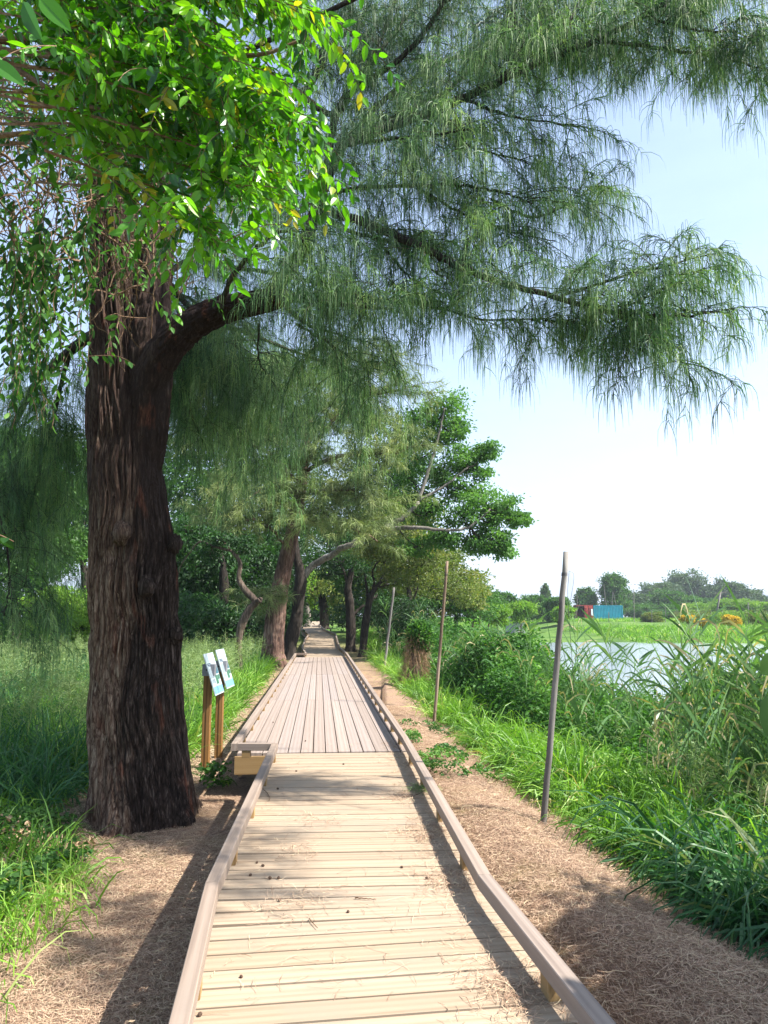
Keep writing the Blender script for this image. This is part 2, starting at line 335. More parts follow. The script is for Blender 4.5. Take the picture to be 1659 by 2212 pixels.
gx = grid_axis([(-9000, -400, 10), (-400, -60, 17), (-60, -12, 40), (-12, -4, 60), (-4, 5, 150), (5, 14, 60), (14, 60, 60), (60, 400, 34), (400, 9000, 10)])
gy = grid_axis([(-300, -8, 12), (-8, 1.5, 30), (1.5, 12, 170), (12, 30, 90), (30, 70, 80), (70, 160, 90), (160, 400, 20), (400, 11000, 12)])
X, Yg = np.meshgrid(gx, gy); Z = gz(X, Yg)
nx, ny = len(gx), len(gy); ii, jj = np.meshgrid(np.arange(nx - 1), np.arange(ny - 1))
b0 = (jj * nx + ii).ravel(); gq = np.stack([b0, b0 + 1, b0 + nx + 1, b0 + nx], 1)
t = NT('ground')
geo = t.n('NewGeometry').outputs['Position']; sp = t.n('SeparateXYZ', {0: geo})
v = t.coords(); fine = t.noise(v, 38, 8, .7); med = t.noise(v, 3.0, 5, .6); thin = t.noise(t.coords((3.2, 1, 1)), 55, 5, .8, .6)
mulch = t.ramp(t.math('ADD', t.math('MULTIPLY', fine, .5), t.math('MULTIPLY', thin, .5)), [(.34, (.09, .055, .036)), (.47, (.25, .16, .11)), (.6, (.44, .31, .22)), (.72, (.58, .44, .33))])
mulch = t.mix(t.ramp(t.noise(v, 1.7, 6, .65), [(.52, (0, 0, 0)), (.7, (.75, .75, .75))]), mulch, (.085, .06, .045)); mulch = t.mix(t.ramp(med, [(.5, (0, 0, 0)), (.68, (.7, .7, .7))]), mulch, (.34, .26, .13))
soil = t.ramp(fine, [(.35, (.03, .045, .012)), (.6, (.09, .11, .03)), (.7, (.16, .15, .07))])
farg = t.ramp(t.noise(v, .25, 6, .7), [(.35, (.04, .09, .02)), (.55, (.10, .18, .035)), (.72, (.19, .20, .08))])
# distance from the walk's line decides needle litter / grassy soil / far pasture
axx = t.math('ADD', sp.outputs[0], t.math('MULTIPLY', sp.outputs[1], 0.075))
dist = t.math('ADD', t.math('ABSOLUTE', t.math('SUBTRACT', axx, 0.35)), t.math('MULTIPLY', t.math('SUBTRACT', med, .5), 1.6))
m1 = t.ramp(t.math('MULTIPLY', dist, .25), [(.40, (0, 0, 0)), (.62, (1, 1, 1))])
m2 = t.ramp(t.math('MULTIPLY', sp.outputs[1], .01), [(.22, (0, 0, 0)), (.5, (1, 1, 1))])
col = t.mix(m1, mulch, soil); col = t.mix(m2, col, farg)
bm = t.n('Bump', {'Strength': .9, 'Distance': .02, 'Height': t.math('ADD', fine, thin)}).outputs[0]
M_ground = t.finish(t.n('BsdfPrincipled', {'Base Color': col, 'Roughness': .95, 'Specular IOR Level': .1, 'Normal': bm}).outputs[0])
g = MB().add(np.stack([X, Yg, Z], -1), gq).build('ground', M_ground, smooth=True); tag(g, kind='structure')

t = NT('pond_water')
v = t.coords((1, .35, 1)); wn1 = t.noise(v, 5, 4, .6); 
bm = t.n('Bump', {'Strength': .12, 'Distance': .05, 'Height': wn1}).outputs[0]
sp = t.n('SeparateXYZ', {0: t.n('NewGeometry').outputs['Position']})
wc = t.mix(t.ramp(t.math('MULTIPLY', sp.outputs[0], .01), [(.22, (0, 0, 0)), (.34, (1, 1, 1))]), (.20, .235, .26), (.17, .21, .09))
M_water = t.finish(t.n('BsdfPrincipled', {'Base Color': wc, 'Roughness': .16, 'Specular IOR Level': .7, 'IOR': 1.33, 'Normal': bm}).outputs[0])
wm = MB(); 
wx = grid_axis([(2.0, 30, 10), (30, 400, 10)]); wy = grid_axis([(-30, 60, 12), (60, 137, 8)])
WX, WY = np.meshgrid(wx, wy); nx2 = len(wx); ii, jj = np.meshgrid(np.arange(nx2 - 1), np.arange(len(wy) - 1)); b0 = (jj * nx2 + ii).ravel()
w = wm.add(np.stack([WX, WY, np.full_like(WX, -.78)], -1), np.stack([b0, b0 + 1, b0 + nx2 + 1, b0 + nx2], 1)).build('pond_water', M_water); tag(w, kind='structure')

# ------------------------------------------------------------------ the boardwalk
walk = thing('boardwalk', 'long weathered timber boardwalk with low kerb rails running away under the trees', 'boardwalk')
rg = np.random.default_rng(11)
UP = np.array([0, 0, 1.0])
def centre(path, s):
    P = np.asarray(path, float); d = np.linalg.norm(np.diff(P, axis=0), axis=1); c = np.concatenate([[0], np.cumsum(d)])
    return np.stack([np.interp(s, c, P[:, k]) for k in range(3)], -1), c[-1], c
def cross_deck(path, w0, w1, pitch=.148, seed=1, name='deck'):
    mb = MB(); nails = MB(); P, L, c = centre(path, np.zeros(1)); n = int(L / pitch); rr = np.random.default_rng(seed)
    for k in range(n):
        s = (k + .5) * pitch
        p = centre(path, np.array([s]))[0][0]; q = centre(path, np.array([min(s + .25, L)]))[0][0]; p_ = centre(path, np.array([max(s - .25, 0)]))[0][0]
        T = nrm(q - p_); S = nrm(np.cross(T, UP)); wd = w0 + (w1 - w0) * s / L; r = rr.random()
        e1, e2 = rr.uniform(-.006, .006, 2)
        box(mb, p + UP * (-.018 + rr.uniform(-.0015, .0015)) + S * e1, S * (wd / 2 + e2), T * (pitch / 2 - .0058 - rr.uniform(0, .0015)) , UP * .018 + T * 0, r)
        if False:
            for u in (-wd / 2 + .16, wd / 2 - .16):
                for vv in (-.04, .04):
                    cpt = p + S * (u + rr.uniform(-.006, .006)) + T * vv
                    a = np.arange(6) * pi / 3; ring = cpt + .0035 * (np.cos(a)[:, None] * S + np.sin(a)[:, None] * T)
                    ring[:, 2] = p[2] + .0022
                    nails.add(np.concatenate([ring, ring - UP * .01]), [[0, 1, 2, 3], [0, 3, 4, 5]] + [[i, i + 6, (i + 1) % 6 + 6, (i + 1) % 6] for i in range(6)])
    o = mb.build(name, M_deck if p[1] < 10 or True else M_wide, walk)
    if nails.n: nails.build('nail_heads', plain('screw_steel', (.10, .08, .07), .5, .6), o)
    return o
near_path = [(.62, -1.6, 0), (.05, 2.45, 0), (-.17, 3.95, 0), (-.425, 8.28, 0)]
W_NEAR = 1.46
cross_deck(near_path, W_NEAR, W_NEAR, seed=2)
# the wide part: boards lie along the walk
A, B = np.array([-.63, 8.29, 0]), np.array([-2.27, 27.2, 0]); T = nrm(B - A); S = nrm(np.cross(T, UP)); Lw = np.linalg.norm(B - A)
mb = MB(); nb = 14; bw = 1.90 / nb; ends = [0, 5.1, 10.9, Lw]
for k in range(nb):
    u = -.95 + (k + .5) * bw; cuts = list(ends)
    if k in (10, 11, 12): cuts = [0, 5.1 + 2.0, 10.9, Lw]; cuts = [0, 5.1, 7.2, 10.9, Lw]
    for a, b in zip(cuts[:-1], cuts[1:]):
        c = A + T * ((a + b) / 2) + S * u - UP * (.02 + rg.uniform(-.0015, .0015))
        box(mb, c, S * (bw / 2 - .0055), T * ((b - a) / 2 - .003), UP * .02, rg.random())
dk = mb.build('wide_deck', M_wide, walk); tag(dk, 'greyer deck of boards laid lengthwise')
far_path = [(-2.05, 27.25, 0), (-2.6, 31, .06), (-3.14, 37.6, .24), (-3.53, 43, .33), (-4.9, 52, .45), (-6.5, 66, .63), (-7.2, 80, .95)]
cross_deck(far_path, 1.62, 1.62, .15, 5, 'deck')
# edge joists
mb = MB()
def offs(path, w):
    P = np.asarray(path, float); out = []
    for i in range(len(P)):
        T_ = nrm(P[min(i + 1, len(P) - 1)] - P[max(i - 1, 0)]); out.append(P[i] + nrm(np.cross(T_, UP)) * w)
    return np.array(out)
for path, w in ((near_path, W_NEAR / 2 - .04), ([tuple(A), tuple(B)], .91), (far_path, .77)):
    for sgn in (-1, 1):
        O = offs(path, sgn * w)
        for a, b in zip(O[:-1], O[1:]): beam(mb, a - UP * .14, b - UP * .14, .045, .19)
beam(mb, A + S * -.97 + UP * -.125 + T * .02, A + S * -.55 + UP * -.125 + T * .02, .05, .19, .7)
for y in np.arange(1.5, 27, 1.6):     # stumps under the deck
    cx = np.interp(y, [2.45, 3.95, 8.28, 27.2], [.05, -.17, -.5, -2.27]); hw = .62 if y < 8.2 else .85
    for sgn in (-1, 1): beam(mb, (cx + sgn * hw, y, -.8), (cx + sgn * hw, y, -.235), .09, .09)
mb.build('joist', M_block, walk)
# kerb rails on blocks
RZ0, RZ1 = .075, .147
def kerb(pts, step=1.03, first=.4, wd=.068, wblk=.085):
    pts = [np.asarray(p, float) for p in pts]
    for a, b in zip(pts[:-1], pts[1:]):
        T = nrm(b - a); L = np.linalg.norm(b - a); m = MB(); n = max(1, int(round(L / 3.2)))
        for k in range(n):
            beam(m, a + T * (L * k / n + (.0015 if k else 0)) + UP * (RZ0 + RZ1) / 2, a + T * (L * (k + 1) / n - .0015) + UP * (RZ0 + RZ1) / 2, wd, RZ1 - RZ0, rg.random())
        ra = m.build('kerb_rail', M_rail, walk)
        s = first
        while s < L:
            m = MB(); c = a + T * s
            beam(m, c - T * wblk / 2 + UP * (RZ0 / 2), c + T * wblk / 2 + UP * (RZ0 / 2), wd * .86, RZ0 - .002, rg.random(), .003)
            if c[1] < 60: m.build('rail_block', M_block, ra)
            s += step
RO = W_NEAR / 2 - .045
Rr = offs(near_path, RO); Lr = offs(near_path, -RO)
E1 = np.array([.235, 8.3, 0])
kerb([Rr[0], Rr[1], Rr[2], E1], first=.55)
kerb([Lr[0], Lr[1], Lr[2], np.array([-1.135, 7.95, 0])], first=.75)
LW = A + S * -.92; kerb([np.array([-1.13, 7.97, 0]), np.array([-1.53, 7.97, 0])], first=.3, wd=.07)
kerb([np.array([-1.55, 7.93, 0]), B + S * -.92], step=1.0, first=.9)
kerb([E1, B + S * .92 + T * .2], step=.95, first=.5)
RF = offs(far_path, .77); LF = offs(far_path, -.77)
kerb([B + S * .92 + T * .25] + list(RF[1:]), step=1.0)
kerb([B + S * -.92 + T * .05, LF[0]], wd=.08); kerb(list(LF), step=1.0)
# little side landing joining from the left beyond the dark trunk
sw = thing('side_walkway', 'short timber side platform joining the walk from the left behind the dark trunk', 'walkway')
m = MB()
for k in range(28): abox(m, -9.6 + k * .15, -9.6 + k * .15 + .143, 37.2, 38.7, .0, .035, rg.random())
m.build('deck', M_deck, sw)
m = MB(); abox(m, -9.6, -5.4, 37.15, 37.2, -.2, -.01); abox(m, -9.6, -5.4, 38.7, 38.75, -.2, -.01); m.build('joist', M_block, sw)
for yy in (37.2, 38.65):
    m = MB(); beam(m, (-9.6, yy, .2), (-5.0, yy, .2), .08, .09, .5); r_ = m.build('kerb_rail', M_rail, sw)
    m = MB()
    for xx in (-9.2, -8.2, -7.2, -6.2): beam(m, (xx - .05, yy, .095), (xx + .05, yy, .095), .07, .11)
    m.build('rail_block', M_block, r_)

# ------------------------------------------------------------------ information boards on two posts
sg = thing('information_board', 'pair of slanted white information panels on two brown timber posts left of the walk', 'sign')
def post_(y, x, top):
    m = MB(); zb = float(gz(x, y)) - .1
    beam(m, (x, y - .0, zb), (x, y, top), .095, .095, .3, .004)
    po = m.build('post', M_post, sg)
    m = MB(); abox(m, x - .0022, x + .0022, y - .0512, y - .0478, zb + .05, top - .03); m.build('groove', plain('groove_dark', (.06, .03, .012)), po)
PX = -2.26
post_(9.72, PX, .72); post_(10.42, PX + .01, .72)
M_steel = plain('grey_bracket', (.30, .30, .33), .45, .5, .2)
M_white = plain('panel_white', (.80, .82, .84), .25); M_panel = plain('panel_print', (.40, .48, .50), .3)
for y in (9.72, 10.42):
    m = MB(); abox(m, PX - .065, PX + .09, y - .055, y + .055, .70, .845)
    br = m.build('bracket', M_steel, sg)
    m = MB(); a = np.arange(8) * pi / 4; ring = np.stack([PX - .005 + .014 * np.cos(a), np.full(8, y - .062), .775 + .014 * np.sin(a)], 1)
    ring2 = ring.copy(); ring2[:, 1] = y - .05
    m.add(np.concatenate([ring, ring2]), [[0, 1, 2, 3], [0, 3, 4, 7], [4, 5, 6, 7]] + [[i, (i + 1) % 8, (i + 1) % 8 + 8, i + 8] for i in range(8)]); m.build('bolt', plain('bolt', (.05, .05, .05), .4, .8), br)
M_ink = plain('ink_blue', (.015, .03, .08), .5); M_pic1 = plain('photo_teal', (.03, .14, .19), .4, 0, .7, 60); M_pic2 = plain('photo_green', (.06, .19, .11), .4, 0, .7, 50)
M_pale = plain('pale_blue_print', (.16, .36, .55), .4, 0, .25, 14)
# panel plane: u along +Y, w down the slope
slope = nrm(np.array([.165, 0, -.50])); pn = nrm(np.array([.50, 0, .165]))
def panel(y0, wd, zoff=0.0):
    o0 = np.array([PX - .02, y0, .98 + zoff]); uu = np.array([0, 1.0, 0]); Lp = .54
    m = MB(); box(m, o0 + uu * wd / 2 + slope * Lp / 2, uu * wd / 2, slope * Lp / 2, pn * .006)
    pa = m.build('panel', M_panel, sg)
    def rect(u0, u1, w0, w1, mat, name, lift=.0085):
        q = MB(); box(q, o0 + uu * wd * (u0 + u1) / 2 + slope * Lp * (w0 + w1) / 2 + pn * lift, uu * wd * (u1 - u0) / 2, slope * Lp * (w1 - w0) / 2, pn * .0012)
        return q.build(name, mat, pa)
    rect(.03, .97, .80, .97, M_pale, 'printed_band'); rect(.52, .95, .34, .52, M_pic1, 'picture'); rect(.50, .74, .55, .76, M_pic2, 'picture'); rect(.78, .95, .55, .66, M_pic2, 'picture')
    q = MB(); r3 = np.random.default_rng(int(y0 * 10))
    def bars(u0, u1, w, h, dens):
        x = u0
        while x < u1:
            l = r3.uniform(.6, 1.2) * dens; box(q, o0 + uu * wd * (x + l / 2) + slope * Lp * w + pn * .0085, uu * wd * l / 2, slope * Lp * h / 2, pn * .001); x += l * 1.5
    for w_, h_, d_ in ((.25, .022, .055), (.285, .022, .055), (.315, .010, .03)): bars(.06, .42, w_, h_, d_)
    for w_ in np.arange(.37, .60, .02): bars(.06, .44, w_, .006, .02)
    for w_ in np.arange(.63, .72, .02): bars(.08, .40, w_, .006, .02)
    q.build('printed_text', M_ink, pa)
panel(9.50, .50); panel(10.18, .50, .02)

# ------------------------------------------------------------------ thin leaning poles on the bank
M_pole = bark('weathered_pole', (.10, .09, .085), (.24, .22, .20), (.38, .36, .33), 6, .05, .3, dist=.006)
M_pole2 = bark('brown_pole', (.10, .07, .05), (.25, .18, .13), (.38, .29, .22), 6, .05, .3, dist=.006)
M_wire = plain('dark_wire', (.04, .04, .045), .5)
def pole(pb, pt, r, label, mat, name='bamboo_pole', wire=True, group='leaning poles on the bank'):
    th = thing(name, label, 'pole', group)
    pb = np.array(pb, float); pt = np.array(pt, float)
    pb[2] -= .25
    m = MB(); n = 14; P = pb + (pt - pb) * np.linspace(0, 1, n)[:, None]; rr = np.random.default_rng(int(abs(pt[0]) * 100))
    P[1:-1, :2] += rr.normal(0, r * .12, (n - 2, 2)); tube(m, P, np.linspace(r * 1.06, r * .95, n), 12); m.build('shaft', mat, th, True)
    if wire:
        m = MB()
        for k in range(3):
            a = np.linspace(0, 2 * pi, 13); c = pt + (pb - pt) * (.075 + k * .004)
            tube(m, np.stack([c[0] + (r * 1.08) * np.cos(a), c[1] + (r * 1.08) * np.sin(a), c[2] + 0 * a], 1), .0025, 5)
        m.build('wire_binding', M_wire, th)
    return pt
b = ONZ(1167, 1770, -.27); tp = AT(1223, 1192, b[1]); pole(b, tp, .026, 'tall grey pole nearest the camera, leaning on the needle bank right of the walk', M_pole)
b2 = ONZ(935, 1556, -.27); tp2 = AT(966, 1212, b2[1]); pole(b2, tp2, .027, 'brown second pole, between the walk rail and the reeds', M_pole2)
b3 = ONZ(828, 1445, -.2); tp3 = AT(851, 1269, b3[1]); pole(b3, tp3, .04, 'pale short pole farthest along the walk, in front of the dark bushes', M_pole, wire=False)
# slack wire hanging from the near pole
m = MB(); a0 = tp + np.array([.02, 0, -.17]); 
for e in (AT(1240, 1480, 6.9), ):
    tube(m, spline([a0, AT(1227, 1300, 6.85), e], 12), .0022, 5)
tube(m, spline([a0, AT(1240, 1245, 6.9), AT(1232, 1300, 6.9)], 8), .0016, 4)
tag(m.build('slack_wire', M_wire), 'thin dark wire hanging slack from the top of the near grey pole', 'wire')

# ------------------------------------------------------------------ casuarina trees
def gen_twigs(polys, spacing, length, rng, start=.0, up=.12, fwd=.45, spread=(1, 1, .35), K=6, sag=.5):
    P0 = []; D = []
    for P, s0 in polys:
        P = np.asarray(P, float); d = np.linalg.norm(np.diff(P, axis=0), axis=1); c = np.concatenate([[0], np.cumsum(d)])
        L = c[-1]; n = max(2, int(L * (1 - s0) / spacing)); s = L * (s0 + (1 - s0) * np.sort(rng.random(n)) ** .9)
        p = np.stack([np.interp(s, c, P[:, k]) for k in range(3)], -1); q = np.stack([np.interp(np.minimum(s + .1, L), c, P[:, k]) for k in range(3)], -1)
        q0 = np.stack([np.interp(np.maximum(s - .1, 0), c, P[:, k]) for k in range(3)], -1)
        t = nrm(q - q0); r = rng.normal(size=(n, 3)) * np.array(spread); r = nrm(r)
        P0.append(p); D.append(nrm(t * fwd + r + np.array([0, 0, up])))
    P0 = np.concatenate(P0); D = np.concatenate(D); N = len(P0)
    L = rng.uniform(*length, N); s = np.clip(sag * np.linspace(0, 1, K)[None, :] ** 1.5 * rng.uniform(.6, 1.3, (N, 1)), 0, .9)[:, :, None]
    Dk = nrm(D[:, None] * (1 - s) + DOWN * s); P = np.empty((N, K, 3)); P[:, 0] = P0
    P[:, 1:] = P0[:, None] + np.cumsum(Dk[:, 1:] * (L / (K - 1))[:, None, None], axis=1)
    return P, L
def needles_on(mb, P, L, dens, nl, nw, rng, droop=(1.2, 2.4), K=5, outward=.55, tipbias=.6, rb=None):
    N, Kp, _ = P.shape; cnt = np.maximum(2, (L * dens)).astype(int); idx = np.repeat(np.arange(N), cnt); M = len(idx)
    u = rng.random(M) ** tipbias * (Kp - 1); i = np.minimum(u.astype(int), Kp - 2); f = (u - i)[:, None]
    p = P[idx, i] * (1 - f) + P[idx, i + 1] * f; t = nrm(P[idx, i + 1] - P[idx, i])
    d = nrm(t * outward + nrm(rng.normal(size=(M, 3))) * .7 + np.array([0, 0, .1]))
    base = rng.random(N)[idx] if rb is None else rb
    rn = np.clip(base * .75 + rng.random(M) * .35 - .05, 0, 1)
    strips(mb, p, d, rng.uniform(*nl, M), rng.uniform(*nw, M), K, rng.uniform(*droop, M), rng, rn)
    return M
def ridged_trunk(name, pts, rads, mat, parent, seed=1, n=220, rows=420, lobe=.10, rough=.02, flare=None, z_stretch=7, fine=46):
    P = spline(pts, rows); Rr = np.interp(np.linspace(0, 1, rows), np.linspace(0, 1, len(rads)), rads)
    T = nrm(np.gradient(P, axis=0)); u = nrm(np.cross(T[0], [0, 1, 0])); mbk = MB(); V = []
    a = np.arange(n) * 2 * pi / n; th = a / (2 * pi); arc = np.concatenate([[0], np.cumsum(np.linalg.norm(np.diff(P, axis=0), axis=1))])
    for k in range(rows):
        u = nrm(u - T[k] * np.dot(u, T[k])); w = np.cross(T[k], u); z = arc[k]; r0 = Rr[k]
        tw = th + .05 * np.sin(z * 1.1)
        big = vnoise(tw * 7, np.full(n, z * .45 + 3), seed, 7) - .5
        md = vnoise(tw * 17, np.full(n, z * 1.1), seed + 1, 17) - .5
        fx = tw * fine + (vnoise(tw * 9, np.full(n, z * 2.5), seed + 7, 9) - .5) * 2.5
        f1 = vnoise(fx % fine, np.full(n, z * z_stretch), seed + 2, fine); f2 = vnoise((fx * 2) % (fine * 2), np.full(n, z * z_stretch * 1.9), seed + 3, fine * 2)
        rid = np.abs(2 * f1 - 1) ** .6 * .75 + np.abs(2 * f2 - 1) * .35
        am = .45 + 1.3 * vnoise(tw * 5, np.full(n, z * .9 + 7), seed + 9, 5); rr = r0 * (1 + lobe * 2 * big + lobe * .8 * md) + rough * am * (rid - .5) * 2
        if flare is not None: rr = rr + flare(th, z)
        V.append(P[k] + rr[:, None] * (np.cos(a)[:, None] * u + np.sin(a)[:, None] * w))
    V = np.concatenate(V); i = np.arange(n); j = (i + 1) % n; Q = np.concatenate([np.stack([k * n + i, k * n + j, (k + 1) * n + j, (k + 1) * n + i], 1) for k in range(rows - 1)])
    V = np.concatenate([V, P[-1:]]); cap = np.stack([(rows - 1) * n + i, (rows - 1) * n + j, np.full(n, rows * n)], 1)
    mbk.add(V, Q, cap); return mbk.build(name, mat, parent, True)

rg = np.random.default_rng(5)
big = thing('casuarina_tree', 'huge dark furrowed casuarina trunk with weeping needle boughs reaching over the walk', 'tree')
# bark of the big tree: grey-tan plates, blackened streaks, rusty inner bark
t = NT('big_bark'); v = t.coords((1, 1, .12)); n1 = t.noise(v, 30, 10, .75, .35); n2 = t.noise(t.coords((1, 1, .22)), 2.1, 4, .6, .3); n3 = t.noise(t.coords((1, 1, .3)), 3.4, 3, .6, .4); vo = t.n('TexVoronoi', {'Vector': t.n('VectorMath', {0: t.coords((1, 1, .09)), 1: t.n('VectorMath', {0: t.n('TexNoise', {'Vector': t.coords(), 'Scale': 7.0}).outputs[1], 1: (.05, .05, .02)}, operation='MULTIPLY').outputs[0]}, operation='ADD').outputs[0], 'Scale': 32.0}, feature='DISTANCE_TO_EDGE').outputs[0]; crack = t.ramp(vo, [(.02, (0, 0, 0)), (.16, (1, 1, 1))]); n1 = t.math('MULTIPLY', t.math('ADD', t.math('MULTIPLY', n1, .8), .14), t.math('ADD', t.math('MULTIPLY', crack, .16), .86))
c = t.ramp(n1, [(.34, (.02, .013, .01)), (.46, (.075, .042, .028)), (.57, (.21, .14, .10)), (.68, (.42, .33, .24))])
blk = t.ramp(n1, [(.42, (.005, .004, .004)), (.56, (.016, .012, .011)), (.66, (.08, .06, .055)), (.74, (.20, .165, .15))])
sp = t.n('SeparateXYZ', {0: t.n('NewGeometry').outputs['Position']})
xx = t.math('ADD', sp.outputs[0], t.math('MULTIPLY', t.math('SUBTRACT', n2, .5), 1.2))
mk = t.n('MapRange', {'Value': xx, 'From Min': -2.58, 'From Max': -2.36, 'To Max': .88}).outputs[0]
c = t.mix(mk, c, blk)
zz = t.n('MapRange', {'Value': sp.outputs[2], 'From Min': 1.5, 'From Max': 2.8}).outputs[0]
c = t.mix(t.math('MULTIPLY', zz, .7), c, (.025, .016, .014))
red = t.ramp(n1, [(.4, (.035, .014, .01)), (.55, (.13, .05, .03)), (.7, (.26, .12, .075))])
c = t.mix(t.ramp(n3, [(.60, (0, 0, 0)), (.67, (.75, .75, .75))]), c, red)
bm = t.n('Bump', {'Strength': .9, 'Distance': .03, 'Height': n1}).outputs[0]
M_bark_big = t.finish(t.n('BsdfPrincipled', {'Base Color': c, 'Roughness': .92, 'Specular IOR Level': .12, 'Normal': bm}).outputs[0])

TY = 7.55
def tp_(px, py, y=TY): return AT(px, py, y)
base = tp_(312, 1800); base[2] = -.62; base_trunk = base.copy()
trunk_pts = [base, tp_(304, 1640), tp_(294, 1400), tp_(286, 1200), tp_(272, 1050), tp_(262, 900), tp_(258, 760), tp_(252, 600), tp_(242, 420), tp_(232, 240), tp_(224, 60), tp_(222, -160), tp_(240, -420), tp_(262, -800)]
px2m = TY / F
trunk_r = [r * px2m for r in (104, 93, 85, 84, 78, 70, 64, 55, 50, 45, 40, 34, 26, 12)]
def flare(th, z): return .10 * np.exp(-np.maximum(z - .12, 0) / .22) * (.2 + 1.2 * np.clip(np.sin(2 * pi * (th * 5 + .15)), 0, 1))
ridged_trunk('trunk', trunk_pts, trunk_r, M_bark_big, big, 3, flare=flare, rough=.030, lobe=.06, n=420, rows=800, z_stretch=1.7, fine=72)
# second stem on the right of the fork
ridged_trunk('stem', [tp_(306, 1120, 7.55), tp_(316, 960, 7.5), tp_(325, 780, 7.5), tp_(332, 640, 7.55), tp_(345, 480, 7.7), tp_(352, 300, 7.9), tp_(340, 60, 8.2), tp_(330, -300, 8.5)], [.03, .19, .24, .19, .17, .15, .13, .06], M_bark_big, big, 8, n=120, rows=200, rough=.02)
limbA = [tp_(300, 880, 7.45), tp_(345, 775, 7.35), tp_(400, 712, 7.25), tp_(475, 672, 7.15), tp_(560, 652, 7.05), tp_(620, 640, 7.0)]
ridged_trunk('bough', limbA, [.17, .185, .165, .14, .115, .095], M_bark_big, big, 12, n=110, rows=170, rough=.016)
# burls and broken stubs
for (px, py, r, seed) in ((378, 1175, .075, 1), (381, 1372, .07, 2), (316, 1268, .085, 3), (262, 1150, .09, 4)):
    m = MB(); c0 = AT(px, py, 7.12 if px < 350 else 7.4); n_, k_ = 18, 12; V = []
    for a in range(k_ + 1):
        ph = pi * a / k_; th = np.arange(n_) * 2 * pi / n_
        d = np.stack([np.sin(ph) * np.cos(th), np.sin(ph) * np.sin(th) * .7, np.full(n_, np.cos(ph)) * 1.2], 1)
        rr = r * (.8 + .5 * vnoise(th / (2 * pi) * 6, np.full(n_, a * .9 + seed), seed, 6)); V.append(c0 + d * rr[:, None])
    i = np.arange(n_); j = (i + 1) % n_
    m.add(np.concatenate(V), np.concatenate([np.stack([k * n_ + i, k * n_ + j, (k + 1) * n_ + j, (k + 1) * n_ + i], 1) for k in range(k_)]))
    m.build('burl', M_bark_big, big, True)
# shaggy strips of loose bark
mb = MB(); N = 900; u = rg.random(N); th = rg.uniform(0, 2 * pi, N); TP = spline(trunk_pts, 200); ix = (u * 130).astype(int); rr = np.interp(u * 130 / 199, np.linspace(0, 1, 14), trunk_r)
pos = TP[ix] + np.stack([np.cos(th), np.sin(th), 0 * th], 1) * (rr * 1.0)[:, None]
strips(mb, pos, np.stack([np.cos(th) * .35, np.sin(th) * .35, rg.choice([-1, 1], N)], 1), rg.uniform(.06, .2, N), rg.uniform(.008, .022, N), 4, .5, rg, face=np.stack([np.cos(th), np.sin(th), 0 * th], 1))
mb.build('loose_bark', M_bark_big, big)

